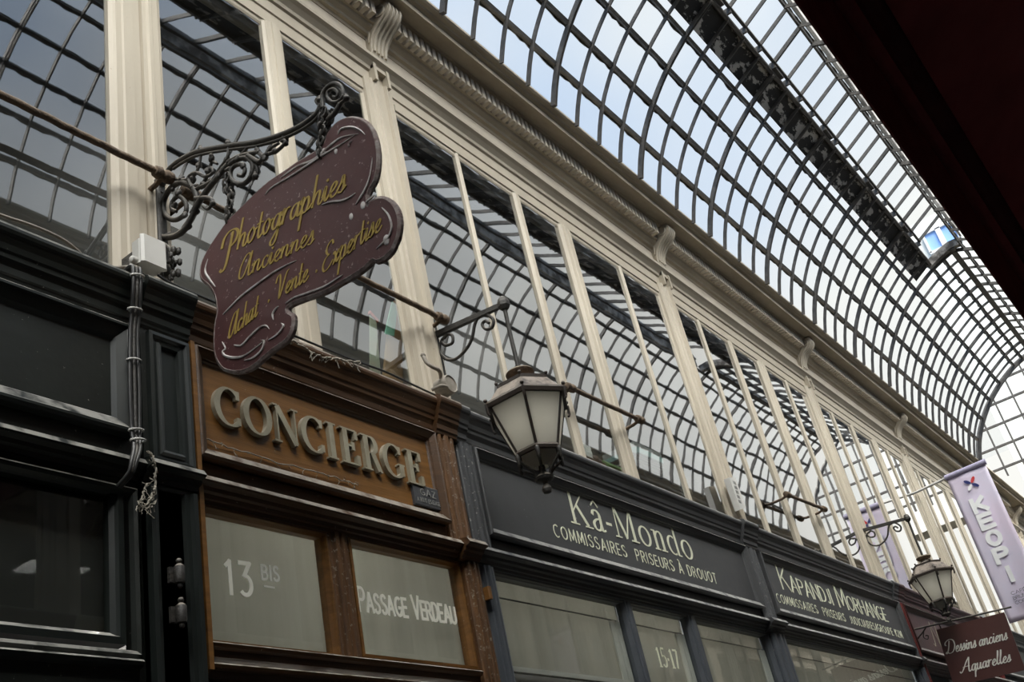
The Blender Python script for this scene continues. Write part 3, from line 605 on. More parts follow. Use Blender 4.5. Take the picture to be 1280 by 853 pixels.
# opaque peeling boards under the lantern
for s in (0,):
    pts = SECF[18:23]; vs = []
    for y, z in pts:
        for dz in (0.012, 0.034):
            yy = mirY(y) if s else y; vs += [(X0, yy, z + dz), (XL, yy, z + dz)]
    fs = []
    for i in range(len(pts) - 1):
        a = i * 4; fs += [(a, a + 1, a + 5, a + 4), (a + 2, a + 3, a + 7, a + 6)]
    fs += [(0, 1, 3, 2), (len(vs) - 4, len(vs) - 3, len(vs) - 1, len(vs) - 2), tuple(range(0, len(vs), 4)) + tuple(range(len(vs) - 2, -1, -4)), tuple(range(1, len(vs), 4)) + tuple(range(len(vs) - 1, 0, -4))]
    MB().add(vs, fs).build('peeling_board', M['peel'], roof)
# lantern
lan = empty('ceiling_lantern', kind='structure')
LA = (-1.285, 7.235); LR = (-1.625, 7.43)
for s in (0,):
    f = (lambda y: mirY(y)) if s else (lambda y: y)
    MB().ext_x([(f(-1.226), 7.14), (f(-1.246), 7.14), (f(-1.250), 7.185), (f(-1.230), 7.185)], X0, XL + .05).build('curb', M['roof_iron'], lan)
    MB().ext_x([(f(-1.272), 7.222), (f(-1.296), 7.222), (f(-1.296), 7.248), (f(-1.272), 7.248)], X0, XLE).build('eaves_bar', M['roof_iron'], lan)
    g = MB(); g.add([(X0, f(LA[0]), LA[1] + .02), (XLE, f(LA[0]), LA[1] + .02), (XLE, f(LR[0]), LR[1] + .02), (X0, f(LR[0]), LR[1] + .02)], [(0, 1, 2, 3)]).build('glazing', G_roof, lan)
k = -27
while 4.76 + 0.2738 * k < XLE + .02:
    x = 4.76 + 0.2738 * k; w = 0.03 if k % 4 == 0 else 0.016
    mb = MB()
    for s in (0,):
        f = (lambda y: mirY(y)) if s else (lambda y: y)
        bar_yz(mb, [(f(LA[0]), LA[1] + .018), (f(LR[0]), LR[1] + .018)], w, 0.030, x)
        mb.box(x - .008, x + .008, min(f(-1.24), f(-1.285)), max(f(-1.24), f(-1.285)), 7.18, 7.235)
        if k % 4 == 0: mb.box(x - .02, x + .16, min(f(-1.245), f(-1.28)), max(f(-1.245), f(-1.28)), 7.175, 7.235)
    mb.build('glazing_bar', M['roof_iron'], lan); k += 1
MB().ext_x([(-1.625, 7.415), (-1.628, 7.30), (-1.65, 7.30), (-1.65, 7.47), (-1.625, 7.47)], X0, XL).build('ridge_board', M['ridge'], lan)
MB().ext_x([(-1.605, 7.398), (-1.640, 7.398), (-1.640, 7.42), (-1.605, 7.42)], X0, XL).build('ridge_bar', M['roof_iron'], lan)
# sill where the lantern stops and the ridge of the rear vault
ev = MB(); pts = SECF[21:]
bar_yz(ev, [(y, z + .06) for y, z in pts] + [(-1.61, 7.29)], 0.10, 0.075, XL + .02)
ev.build('lantern_end_sill', M['ridge'], lan)
MB().ext_x([(-1.47, 7.205), (-1.53, 7.205), (-1.52, 7.28), (-1.48, 7.28)], XL, XE).build('ridge_beam', M['roof_iron'], roof)
# gable glazing behind the vault
gab = empty('wall_gable', kind='structure'); XG = 16.4
SG = 16.4 / XE
GA = [(-2.4 + (y + 2.4) * SG, 1.6 + (z - 1.6) * SG) for y, z in SECF]; GA = GA + [(-2.4 + (mirY(y) + 2.4) * SG, 1.6 + (z - 1.6) * SG) for y, z in SECF[::-1]]
def gtop(y):
    for (ya, za), (yb, zb) in zip(GA, GA[1:]):
        if yb <= y <= ya: return za + (zb - za) * (y - ya) / (yb - ya)
    return None
for i in range(-3, 13):
    y = -0.413 - 0.265 * i; t = gtop(y)
    if t: MB().box(XG - .02, XG + .02, y - .011, y + .011, 6.12, t).build('glazing_bar', M['roof_iron'], gab)
for i in range(-2, 9):
    z = 6.87 + 0.31 * i; ys = [y / 100 for y in range(-300, 20) if (gtop(y / 100) or 0) > z]
    if ys: MB().box(XG - .018, XG + .022, min(ys), max(ys), z - .014, z + .014).build('cross_bar', M['roof_iron'], gab)
MB().add([(XG, y, z) for y, z in GA], [tuple(range(len(GA)))]).build('pane', G_roof, gab)
MB().tube([(XG, y, z) for y, z in GA], .03, 8).build('arch_frame', M['roof_iron'], gab)
# house seen over the roof
hb = empty('building', 'white house wall with a blue reflecting window above the roof', 'building')
MB().box(18.0, 18.5, -1.5, -0.4, 6.2, 11.35).build('wall', M['whitewall'], hb)
fr = MB()
for ya, w_ in ((-1.175, .02), (-.90, .045), (-.635, .02)): fr.box(17.93, 18.02, ya - w_, ya + w_, 10.66, 11.05)
fr.box(17.93, 18.02, -1.19, -.62, 10.63, 10.68).box(17.93, 18.02, -1.19, -.62, 11.03, 11.07)
fw = fr.build('window_frame', M['white_plastic'], hb)
MB().box(17.97, 18.01, -1.17, -.64, 10.66, 11.05).build('pane', M['bluewin'], fw)

# ------------------------------------------------------------------ shopfronts
CORN = [(0.06, 3.49), (-0.050, 3.49), (-0.056, 3.497), (-0.058, 3.510), (-0.064, 3.514), (-0.066, 3.535), (-0.072, 3.546), (-0.079, 3.553), (-0.081, 3.567), (-0.087, 3.573), (-0.092, 3.591), (-0.099, 3.604), (-0.102, 3.612), (-0.109, 3.618), (-0.113, 3.628), (-0.113, 3.638), (-0.109, 3.648), (-0.098, 3.657), (0.03, 3.664), (0.06, 3.664)]
LEDGE = [(0.03, 2.955), (-0.045, 2.955), (-0.050, 2.965), (-0.058, 2.967), (-0.062, 2.980), (-0.074, 2.984), (-0.078, 2.995), (-0.090, 2.999), (-0.097, 3.001), (-0.101, 3.006), (-0.089, 3.025), (-0.075, 3.031), (-0.03, 3.036), (0.03, 3.036)]
shift = lambda pr, d: [(y - d if y < 0 else y, z) for y, z in pr]
def cornice(mb, x0, x1, d=0.0, prof=CORN): return mb.ext_x(shift(prof, d), x0, x1)
def board(parent, x0, x1, mt_frame, mt_field, z0=3.095, z1=3.495, nm='signboard'):
    f = MB().box(x0, x1, -0.052, 0.02, z0, z1).build(nm, mt_field, parent)
    MB().frame(x0, x1, z0, z1, [(0, -.04), (0, -.078), (.004, -.083), (.008, -.085), (.012, -.081), (.034, -.068), (.036, -.062), (.040, -.060), (.046, -.050)]).build('moulded_frame', mt_frame, f)
    return f
def glazed(parent, x0, x1, z0, z1, mt_frame, mt_glass, rail=0.03, nm='window_frame', backing=None, zb=None):
    fr = MB().frame(x0 - rail, x1 + rail, z0 - rail, z1 + rail, [(0, .0), (0, -.044), (rail * .55, -.046), (rail * .7, -.036), (rail * .85, -.030), (rail, -.024), (rail, .0)]).build(nm, mt_frame, parent)
    p = MB().box(x0 - .004, x1 + .004, -0.012, -0.008, z0 - .004, z1 + .004).build('pane', mt_glass, fr)
    if backing: MB().box(x0 - .022, x1 + .022, 0.02, 0.024, (zb or z0) - .02, z1 + .02).build('blind', backing, fr)
    return p
def pil(parent, x0, x1, z0, z1, mt, nm='pilaster', y=-0.075):
    w = x1 - x0
    pr = [(x0, .03), (x0, y + .02), (x0 + .06 * w, y + .015), (x0 + .10 * w, y), (x0 + .22 * w, y - .002), (x0 + .28 * w, y + .012), (x0 + .36 * w, y + .012), (x0 + .42 * w, y - .006), (x0 + .58 * w, y - .006), (x0 + .64 * w, y + .012), (x0 + .72 * w, y + .012), (x0 + .78 * w, y - .002), (x0 + .90 * w, y), (x0 + .94 * w, y + .015), (x1, y + .02), (x1, .03)]
    return MB().ext_z(pr, z0, z1).build(nm, mt, parent)
def lower_wall(parent, x0, x1, mt, z=0.7):
    MB().frame(x0, x1, 0.0, z, [(0, .02), (0, -.05), (.06, -.055), (.08, -.035)], True).build('stall_riser', mt, parent)

# --- green shop, far left
g = empty('shopfront', 'blackish green painted shopfront at the left edge, with a bare sign panel', 'shopfront')
mb = MB(); cornice(mb, -5.0, 1.79); cornice(mb, 1.79, 1.980, 0.022)
mb.build('cornice', M['green'], g)
mb = MB(); mb.ext_x(LEDGE, -5.0, 1.79); mb.ext_x(shift(LEDGE, .02), 1.79, 1.983); mb.build('ledge', M['green'], g)
f = MB().box(-5, 1.79, -.050, .03, 3.0, 3.5).build('signboard', M['green'], g)
MB().frame(-2.5, 1.768, 3.10, 3.478, [(0, -.05), (0, -.078), (.008, -.086), (.016, -.086), (.022, -.080), (.050, -.063), (.06, -.050)]).build('moulded_frame', M['green_edge'], f)
# pilaster with a sunk panel
p_ = MB().box(1.800, 1.982, -.070, .03, 0, 3.5).build('pilaster', M['green'], g)
MB().frame(1.820, 1.972, 3.03, 3.478, [(0, -.07), (0, -.088), (.012, -.090), (.018, -.080), (.030, -.078), (.036, -.088), (.044, -.086), (.048, -.074)], True).build('raised_panel', M['green_edge'], p_)
MB().ext_z([(1.80, -.05), (1.80, -.095), (1.812, -.098), (1.818, -.082), (1.836, -.080), (1.84, -.07), (1.925, -.07), (1.93, -.082), (1.945, -.082), (1.95, -.095), (1.965, -.095), (1.97, -.075), (1.982, -.07), (1.982, -.05)], 0, 2.95).build('fluted_shaft', M['green_edge'], p_)
for zz in (2.686, 2.574):
    h = MB().lathe((1.872, -.112, zz - .03), [(.004, 0), (.013, .004), (.015, .012), (.015, .05), (.011, .054), (.004, .06)], 10)
    h.box(1.850, 1.872, -.098, -.088, zz - .022, zz + .022).ball((1.872, -.112, zz + .036), .009).ball((1.872, -.112, zz - .034), .008)
    h.build('hinge', M['iron'], g, 50)
pn = glazed(g, -2.4, 1.712, 2.533, 2.925, M['green_edge'], G_shop, 0.035, backing=M['dark_film'])
MB().frame(-2.5, 1.785, 2.46, 2.945, [(0, .0), (0, -.058), (.008, -.066), (.018, -.06), (.024, -.046)]).build('casement_frame', M['green'], g)
MB().ext_x([(0, 2.30), (-.05, 2.30), (-.055, 2.40), (-.06, 2.43), (-.075, 2.436), (-.08, 2.446), (-.075, 2.452), (-.06, 2.455), (0, 2.455)], -5, 1.775).build('lower_rail', M['green'], g)
lower_wall(g, -5, 1.79, M['green'], 2.30)

# --- concierge
c = empty('shopfront', 'brown oak concierge shopfront with raised metal letters on its signboard', 'shopfront')
mb = MB(); cornice(mb, 1.987, 3.225); cornice(mb, 3.225, 3.36, 0.022); mb.build('cornice', M['wood_dark'], c)
mb = MB(); mb.ext_x(LEDGE, 1.987, 3.24); mb.ext_x(shift(LEDGE, .03), 3.24, 3.358); mb.build('ledge', M['wood_dark'], c)
MB().box(1.985, 3.358, -.042, .02, 2.95, 3.50).build('fascia', M['wood_dark'], c)
MB().box(1.984, 2.000, -.082, .02, 2.44, 3.50).build('jamb_strip', M['wood'], c)
sb = board(c, 2.002, 3.215, M['wood_dark'], M['wood'])
each = []
write(MB(), 'CONCIERGE', 'serif', (2.085, -.052, 3.238), (3.100, -.052, 3.232), ZUP, 0.138, OUT, th=0.017, thick=.175, thin=.05, gap=.13, each=each)
for e in each: e.build('letter', M['letter'], sb)
pq = MB().bbox(3.028, 3.205, -.064, -.05, 3.146, 3.236, .003).build('plaque', M['plaque'], sb)
tx = MB(); write(tx, 'GAZ', 'sans', (3.070, -.064, 3.192), (3.160, -.064, 3.193), ZUP, .026, OUT, thick=.14, gap=.3)
write(tx, 'A TOUS LES ETAGES', 'sans', (3.044, -.064, 3.162), (3.188, -.064, 3.163), ZUP, .016, OUT, thick=.13, gap=.2)
tx.build('lettering', M['plaque_letter'], pq); pq['label'] = 'small dark metal plaque reading GAZ'
for (sx_, sz_) in ((3.034, 3.228), (3.198, 3.228), (3.034, 3.153), (3.198, 3.153)): pass
pil(c, 3.225, 3.345, 3.0, 3.495, M['wood_old'])
pil(c, 3.272, 3.352, 0.0, 2.95, M['wood_old'])
MB().ext_z([(2.548, .02), (2.548, -.038), (2.556, -.046), (2.572, -.046), (2.576, -.054), (2.590, -.056), (2.594, -.048), (2.602, -.048), (2.606, -.056), (2.620, -.054), (2.624, -.046), (2.640, -.046), (2.648, -.038), (2.648, .02)], 2.52, 2.957).build('mullion', M['wood_old'], c)
pa = glazed(c, 1.995, 2.548 - .018, 2.545, 2.936, M['wood'], G_shop, 0.018, backing=M['blind'])
tx = MB(); write(tx, '13', 'sans', (2.122, -.012, 2.697), (2.222, -.012, 2.700), ZUP, .102, OUT, thick=.13, gap=.34); tx.build('lettering', M['white_letter'], pa)
tx = MB(); write(tx, 'bis', 'sans', (2.268, -.012, 2.760), (2.338, -.012, 2.763), ZUP, .062, OUT, thick=.14, gap=.25)
stroke(tx, [(0, 0), (1, 0)], lambda d: .1, lambda u, v, t: (2.272 + u * .045, -.012 - t, 2.738 + v * .06), .0015)
tx.build('lettering', M['faded_letter'], pa)
pb = glazed(c, 2.648 + .018, 3.248, 2.555, 2.938, M['wood'], G_shop, 0.018, backing=M['blind'])
tx = MB(); write(tx, 'Passage Verdeau', 'sans', (2.695, -.012, 2.708), (3.222, -.012, 2.716), ZUP, .082, OUT, thick=.135, gap=.17, caps=.8); tx.build('lettering', M['white_letter'], pb)
rl = MB()
for zz in (2.515, 2.455): rl.ext_x([(.02, zz - .028), (-.05, zz - .028), (-.052, zz - .008), (-.066, zz - .004), (-.070, zz + .006), (-.062, zz + .012), (-.05, zz + .014), (.02, zz + .014)], 1.99, 3.255)
rl.build('transom_rail', M['wood_dark'], c)
MB().box(1.99, 3.255, -.03, -.01, 0.0, 2.43).build('door_panel', M['dark_film'], c)
MB().bbox(3.345, 3.366, -.10, -.07, 2.80, 2.85, .004).build('door_stay', M['wood'], c)

# --- grey auction house with two boards
k_ = empty('shopfront', 'anthracite grey auctioneers shopfront with two signboards', 'shopfront')
mb = MB(); cornice(mb, 3.36, 3.43, 0.015); cornice(mb, 3.43, 6.19); cornice(mb, 6.19, 6.40, 0.022); cornice(mb, 6.40, 9.14); cornice(mb, 9.14, 9.27, 0.015); mb.build('cornice', M['grey'], k_)
mb = MB(); mb.ext_x(LEDGE, 3.362, 6.17); mb.ext_x(shift(LEDGE, .025), 6.17, 6.39); mb.ext_x(LEDGE, 6.39, 9.20); mb.ext_x(shift(LEDGE, .02), 9.20, 9.268); mb.build('ledge', M['grey'], k_)
MB().box(3.36, 9.26, -.042, .02, 2.945, 3.50).build('fascia', M['grey'], k_)
b1 = board(k_, 3.475, 6.215, M['grey'], M['grey'])
tx = MB(); y_ = -.052
write(tx, 'Kâ-Mondo', 'serif', (4.185, y_, 3.290), (5.458, y_, 3.292), ZUP, .172, OUT, thick=.125, thin=.042, gap=.05)
tx.build('lettering', M['ivory'], b1)
tx = MB(); words_of(b1, M['ivory'], 'COMMISSAIRES  PRISEURS À DROUOT', 'sans', (4.015, y_, 3.188), (5.672, y_, 3.186), ZUP, .059, OUT, thick=.10, gap=.36)
b2 = board(k_, 6.425, 9.215, M['grey'], M['grey'])
tx = MB(); words_of(b2, M['ivory'], 'Kapandji Morhange', 'flare', (6.700, y_, 3.292), (8.815, y_, 3.292), ZUP, .155, OUT, thick=.125, thin=.05, gap=.14, caps=.68)
tx = MB(); words_of(b2, M['ivory'], 'COMMISSAIRES  PRISEURS  JUDICIAIRES/GROUPE K2M', 'sans', (6.535, y_, 3.182), (9.050, y_, 3.180), ZUP, .056, OUT, thick=.10, gap=.38)
pil(k_, 3.372, 3.472, 3.0, 3.495, M['grey_pil']); pil(k_, 3.372, 3.450, 0, 2.95, M['grey_blue'])
pil(k_, 6.215, 6.385, 3.0, 3.495, M['grey_pil']); pil(k_, 6.215, 6.405, 0, 2.95, M['grey_blue'])
pil(k_, 9.215, 9.266, 0, 2.95, M['grey_blue']); pil(k_, 9.218, 9.262, 3.0, 3.495, M['grey_pil'])
for (xa, xb) in ((3.488, 4.508), (4.592, 5.165), (5.268, 6.188), (6.445, 9.18)):
    pz = glazed(k_, xa, xb, 0.85, 2.942, M['grey_blue'], G_shop, 0.030, backing=M['blind'], zb=2.60)
    fr = pz.parent
    MB().box(xa, xb, 0.012, 0.019, 2.868, 2.872).build('blind_seam', M['grey'], fr)
    MB().box(xa - .008, xb + .008, 0.005, 0.026, 2.565, 2.585).build('blind_weight', M['paper'], fr)
    MB().box(xa - .008, xb + .008, 0.05, 0.06, 0.8, 2.6).build('backing_board', M['dark_film'], fr)
    cu = MB()
    if xb < 6.3:
        pts = [(xb - .09 + .006 * math.sin(i * 2.1), .0 + .004 * (i % 2)) for i in range(2)]
        cu.ext_z([(xb - .085, .004), (xb - .06, -.004), (xb - .035, .003), (xb - .012, -.003), (xb + .01, .003), (xb + .01, .010), (xb - .085, .012)], 0.86, 2.86).build('curtain', M['reveal'], fr)
    if xa > 4.55 and xa < 4.65:
        dg = []; write(None, '15·17', 'serif', (4.772, -.012, 2.664), (4.995, -.012, 2.667), ZUP, .094, OUT, thick=.15, thin=.06, gap=.07, each=dg)
        for d_ in dg: d_.build('digit' if d_ is not dg[2] else 'dot', M['ivory'], pz)
MB().bbox(4.536, 4.566, -.05, .02, .7, 2.95, .006).build('mullion', M['grey_blue'], k_)
MB().bbox(5.194, 5.240, -.05, .02, .7, 2.95, .006).build('mullion', M['grey_blue'], k_)
lower_wall(k_, 3.37, 9.268, M['grey'])

# --- maroon shop and the row beyond
q_ = empty('shopfront', 'dark maroon shopfront beyond the grey auctioneers, behind the small hanging sign', 'shopfront')
mb = MB(); cornice(mb, 9.275, 9.42, .015); cornice(mb, 9.42, 12.0); cornice(mb, 12.0, 12.2, .02); mb.build('cornice', M['maroon'], q_)
mb = MB(); mb.ext_x(LEDGE, 9.272, 12.198); mb.build('ledge', M['maroon'], q_)
MB().box(9.27, 12.2, -.042, .02, 2.945, 3.50).build('fascia', M['maroon'], q_)
bm_ = board(q_, 9.345, 12.05, M['maroon'], M['maroon'])
tx = MB(); write(tx, 'N', 'script', (9.98, y_, 3.20), (10.30, y_, 3.20), ZUP, .22, OUT, thick=.05, thin=.025); tx.build('lettering', M['letter'], bm_)
pil(q_, 9.272, 9.338, 0, 3.495, M['maroon_lit']); pil(q_, 12.06, 12.19, 0, 3.495, M['maroon_lit'])
glazed(q_, 9.40, 12.0, .85, 2.942, M['maroon'], G_shop, .04, backing=M['dark_film']); lower_wall(q_, 9.27, 12.2, M['maroon'])
for (xa, xb, mt, lb) in ((12.2, 15.3, 'grey', 'charcoal grey shopfront far along the passage, below the lilac banner'), (15.3, 25.8, 'stone', 'pale shopfront at the far end of the passage')):
    q2 = empty('shopfront', lb, 'shopfront')
    cornice(MB(), xa, xb).build('cornice', M[mt], q2); MB().ext_x(LEDGE, xa, xb).build('ledge', M[mt], q2)
    MB().box(xa, xb, -.042, .02, 2.945, 3.50).build('fascia', M[mt], q2); board(q2, xa + .1, xb - .1, M[mt], M[mt])
    glazed(q2, xa + .1, xb - .1, .85, 2.942, M[mt], G_shop, .04, backing=M['dark_film']); lower_wall(q2, xa, xb, M[mt])

# --- shops across the passage (seen in the glass)
for (xa, xb, mt, lb) in ((-5, 3.4, 'maroon', 'maroon shopfront across the passage under the awning'), (3.4, 9.3, 'cream', 'cream painted shopfront across the passage'), (9.3, 25.8, 'grey', 'grey shopfront across the passage')):
    q3 = empty('shopfront', lb, 'shopfront'); q3.scale = (1, -1, 1); q3.location = (0, YO, 0)
    cornice(MB(), xa, xb).build('cornice', M[mt], q3); MB().ext_x(LEDGE, xa, xb).build('ledge', M[mt], q3)
    MB().box(xa, xb, -.042, .02, 2.945, 3.50).build('fascia', M[mt], q3); board(q3, xa + .1, xb - .1, M[mt], M[mt])
    glazed(q3, xa + .1, xb - .1, .85, 2.942, M[mt], G_shop, .04, backing=M['dark_film']); lower_wall(q3, xa, xb, M[mt])

# awning over the camera, fixed to the facade across the passage
aw = empty('awning', 'dark maroon cloth awning in the top right corner', 'awning')
MB().ext_x([(-2.285, 2.86), (-2.300, 2.86), (YO + .118, 3.045), (YO + .118, 3.052), (-2.290, 2.867), (-2.27, 2.867)], -1.2, 7.0).build('canopy', M['awning'], aw)
vs = MB(); pr = []
vs.ext_x([(-2.268, 2.62), (-2.272, 2.62), (-2.288, 2.88), (-2.268, 2.88)], -1.2, 7.0).build('valance', M['awning'], aw)
MB().tube([(-1.2, -2.335, 2.86), (7.0, -2.335, 2.86)], .02, 10).build('front_bar', M['awning'], aw, 40)

# added fill lights inside the shops, brightening the panes from behind
def fill_light(x, w, power, z=3.47):
    L_ = D.lights.new('fill_light', 'AREA'); L_.shape = 'RECTANGLE'; L_.size = w; L_.size_y = .3; L_.energy = power; L_.color = (1.0, .98, .94)
    o = D.objects.new('fill_light', L_); COL.objects.link(o); o.location = (x, .55, z)
fill_light(2.62, 1.0, 92); fill_light(4.8, 2.4, 118); fill_light(7.8, 2.4, 110)
fill_light(2.9, .5, 14, 5.45); fill_light(5.5, .6, 14, 5.45)  # added upstairs too, to brighten what stands behind the first floor glass

# ------------------------------------------------------------------ hanging sign of the photograph dealer
SIGN = [(-0.23,3.736),(-0.261,3.758),(-0.296,3.778),(-0.347,3.802),(-0.405,3.814),(-0.47,3.828),(-0.533,3.836),(-0.595,3.833),(-0.655,3.831),(-0.714,3.825),(-0.758,3.821),(-0.788,3.83),(-0.809,3.857),(-0.845,3.869),(-0.88,3.861),(-0.909,3.843),(-0.941,3.809),(-0.962,3.771),(-0.971,3.731),(-0.973,3.685),(-0.968,3.643),(-0.959,3.611),(-0.944,3.582),(-0.924,3.567),(-0.908,3.546),(-0.906,3.506),(-0.924,3.514),(-0.953,3.508),(-0.978,3.487),(-0.995,3.458),(-1.004,3.422),(-1.002,3.388),(-0.99,3.354),(-0.974,3.335),(-0.962,3.323),(-0.935,3.315),(-0.908,3.32),(-0.894,3.332),(-0.86,3.324),(-0.814,3.322),(-0.768,3.325),(-0.708,3.329),(-0.642,3.345),(-0.587,3.357),(-0.559,3.358),(-0.549,3.348),(-0.554,3.332),(-0.569,3.314),(-0.568,3.291),(-0.557,3.268),(-0.531,3.253),(-0.48,3.25),(-0.436,3.243),(-0.403,3.237),(-0.363,3.239),(-0.32,3.254),(-0.281,3.28),(-0.261,3.304),(-0.245,3.339),(-0.24,3.378),(-0.244,3.425),(-0.253,3.464),(-0.264,3.49),(-0.266,3.514),(-0.262,3.554),(-0.249,3.59),(-0.232,3.619),(-0.206,3.654),(-0.2,3.68),(-0.207,3.71)]
ORN = [[(-0.289,3.47),(-0.321,3.478),(-0.376,3.491),(-0.445,3.496),(-0.52,3.498),(-0.578,3.493),(-0.617,3.486)],[(-0.553,3.367),(-0.589,3.368),(-0.643,3.355),(-0.71,3.34),(-0.764,3.339),(-0.784,3.339)],[(-0.276,3.378),(-0.288,3.348),(-0.276,3.342),(-0.286,3.322),(-0.325,3.296),(-0.368,3.283),(-0.42,3.286),(-0.457,3.291)],[(-0.326,3.34),(-0.358,3.324),(-0.396,3.334),(-0.442,3.343),(-0.466,3.336),(-0.478,3.318)],[(-0.363,3.268),(-0.402,3.258),(-0.439,3.265),(-0.453,3.287),(-0.443,3.298)],[(-0.499,3.339),(-0.498,3.358),(-0.51,3.369),(-0.525,3.373)],[(-0.47,3.284),(-0.506,3.283),(-0.536,3.296),(-0.528,3.312)],[(-0.265,3.588),(-0.241,3.631),(-0.224,3.673),(-0.24,3.711)],[(-0.845,3.822),(-0.861,3.834),(-0.9,3.814),(-0.929,3.783),(-0.945,3.753)],[(-0.521,3.796),(-0.553,3.806),(-0.635,3.797),(-0.709,3.792),(-0.781,3.788),(-0.852,3.78),(-0.908,3.778)],[(-0.593,3.818),(-0.668,3.816),(-0.739,3.796),(-0.798,3.803),(-0.856,3.804),(-0.921,3.773)],[(-0.743,3.616),(-0.78,3.605),(-0.819,3.584),(-0.851,3.576),(-0.875,3.577)],[(-0.868,3.537),(-0.888,3.55),(-0.915,3.57),(-0.937,3.6),(-0.957,3.656)],[(-0.906,3.523),(-0.926,3.525),(-0.943,3.527)],[(-0.959,3.471),(-0.977,3.433),(-0.981,3.389),(-0.964,3.364),(-0.937,3.357),(-0.917,3.352)],[(-0.88,3.751),(-0.88,3.761),(-0.895,3.764)]]
BAR = [(0.014,4.149),(-0.036,4.193),(-0.089,4.21),(-0.159,4.203),(-0.227,4.182),(-0.365,4.111),(-0.495,4.039),(-0.604,3.993),(-0.696,3.969),(-0.763,3.969),(-0.786,3.989)]
BAR2 = [(-0.804,3.916),(-0.838,3.923),(-0.865,3.943)]
SCROLLS = [[(0.027,3.974),(-0.021,3.934),(-0.078,3.906),(-0.127,3.905),(-0.168,3.936),(-0.209,3.974),(-0.259,3.999),(-0.319,4.025),(-0.366,4.034),(-0.437,4.011),(-0.468,3.966),(-0.46,3.924),(-0.426,3.91),(-0.384,3.937),(-0.364,3.979),(-0.375,4.007),(-0.409,4.001),(-0.432,3.966),(-0.421,3.945),(-0.399,3.962)],[(-0.118,3.911),(-0.168,3.943),(-0.192,3.993),(-0.177,4.051),(-0.122,4.112),(-0.063,4.125),(-0.024,4.091),(-0.027,4.031),(-0.073,3.978),(-0.128,3.972),(-0.135,4.013),(-0.103,4.063),(-0.069,4.063),(-0.061,4.035),(-0.085,4.008)],[(-0.168,3.943),(-0.23,3.985),(-0.308,4.015),(-0.385,4.038),(-0.456,4.014),(-0.507,3.988)],[(-0.455,4.007),(-0.502,3.948),(-0.53,3.957),(-0.58,3.939),(-0.62,3.943),(-0.622,3.957),(-0.606,3.964)],[(-0.004,4.163),(-0.046,4.187),(-0.123,4.12),(-0.181,4.099),(-0.212,4.12),(-0.23,4.167)],[(-0.176,4.036),(-0.224,4.037),(-0.256,4.066),(-0.278,4.098),(-0.304,4.075)],[(-0.223,4.022),(-0.28,4.014),(-0.32,4.04),(-0.36,4.063),(-0.367,4.099)],[(-0.365,4.026),(-0.421,4.03),(-0.459,4.041)],[(-0.47,3.981),(-0.486,3.931),(-0.476,3.906)],[(-0.492,4.014),(-0.521,3.955),(-0.549,3.971),(-0.593,3.969)],[(-0.192,3.993),(-0.255,3.956),(-0.272,3.927),(-0.251,3.911),(-0.226,3.94)],[(-0.177,4.051),(-0.161,4.103),(-0.201,4.102),(-0.245,4.056),(-0.283,4.048),(-0.276,4.077)],[(0.036,4.004),(0.053,4.064),(0.022,4.078),(-0.007,4.043),(0.005,4.018)],[(0.04,4.115),(0.009,4.12),(-0.023,4.134)],[(0.019,3.945),(-0.019,3.906),(-0.055,3.854),(-0.043,3.814),(-0.006,3.851)]]
TIP = [(-0.794,3.974),(-0.799,4.022),(-0.824,4.041),(-0.856,4.033),(-0.878,4.001),(-0.88,3.963),(-0.859,3.955),(-0.833,3.971),(-0.818,4.001),(-0.824,4.022),(-0.847,4.016),(-0.86,3.992),(-0.853,3.978),(-0.839,3.989)]
CURL1 = [(-0.783,3.994),(-0.771,4.019),(-0.78,4.025),(-0.797,4.004)]
CURL2 = [(-0.865,3.943),(-0.886,3.943),(-0.886,3.959),(-0.869,3.966)]
BALLS = [(-0.231,4.186),(-0.366,4.122),(-0.89,3.945),(-0.786,4.013),(-0.003,4.147),(0.028,3.967),(-0.271,3.924),(-0.476,3.906)]
CHAIN1 = [(-0.806,3.946),(-0.797,3.921),(-0.784,3.892),(-0.775,3.859),(-0.773,3.823),(-0.77,3.787)]
CHAIN2 = [(-0.356,3.984),(-0.349,3.941),(-0.352,3.892),(-0.35,3.839),(-0.341,3.79)]
LSC = [[(-0.059,4.054),(-0.032,4.04),(-0.049,4.009),(-0.088,4.003),(-0.095,4.036),(-0.071,4.056),(-0.049,4.045)],[(-0.023,4.037),(-0.013,3.992),(-0.041,3.939),(-0.093,3.918),(-0.152,3.935),(-0.194,3.97),(-0.223,4.026),(-0.25,4.055)],[(-0.249,4.048),(-0.288,4.049),(-0.323,4.002),(-0.307,3.968),(-0.274,3.978),(-0.263,4.009),(-0.283,4.016),(-0.298,3.996)]]

SX = 1.95; SF = SX - 0.010
YZ = lambda pts, x=SX: [(x, y, z) for y, z in pts]
sg = empty('hanging_sign', 'scalloped maroon hanging sign with gold script lettering, over the concierge shopfront', 'sign')
ol = [(v.x, v.y) for v in catmull(SIGN, 3, True)]
sb_ = MB().ext_x(ol, SX - .010, SX + .010).build('sign_board', M['sign'], sg)
MB().tube(YZ(ol, SX), .0108, 6, closed=True, squash=1.0).build('edge_band', M['sign_edge'], sg)
om = MB()
for q in ORN:
    cv = catmull(q, 5); n_ = len(cv)
    om.tube([(SF - .001, v.x, v.y) for v in cv], .0034, 5, taper=lambda t: 0.35 + 0.9 * math.sin(math.pi * min(1, t * 1.05)) ** .8)
for yy, zz, r in ((-.780, 3.800, .011), (-.826, 3.770, .009), (-.955, 3.36, .015), (-.894, 3.52, .012), (-.845, 3.51, .010)):
    om.ball((SF, yy, zz), r, 10, (.25, .8, 1.2))
om.build('scroll_ornament', M['ornament'], sg)
LEFT = (-1, 0, 0)
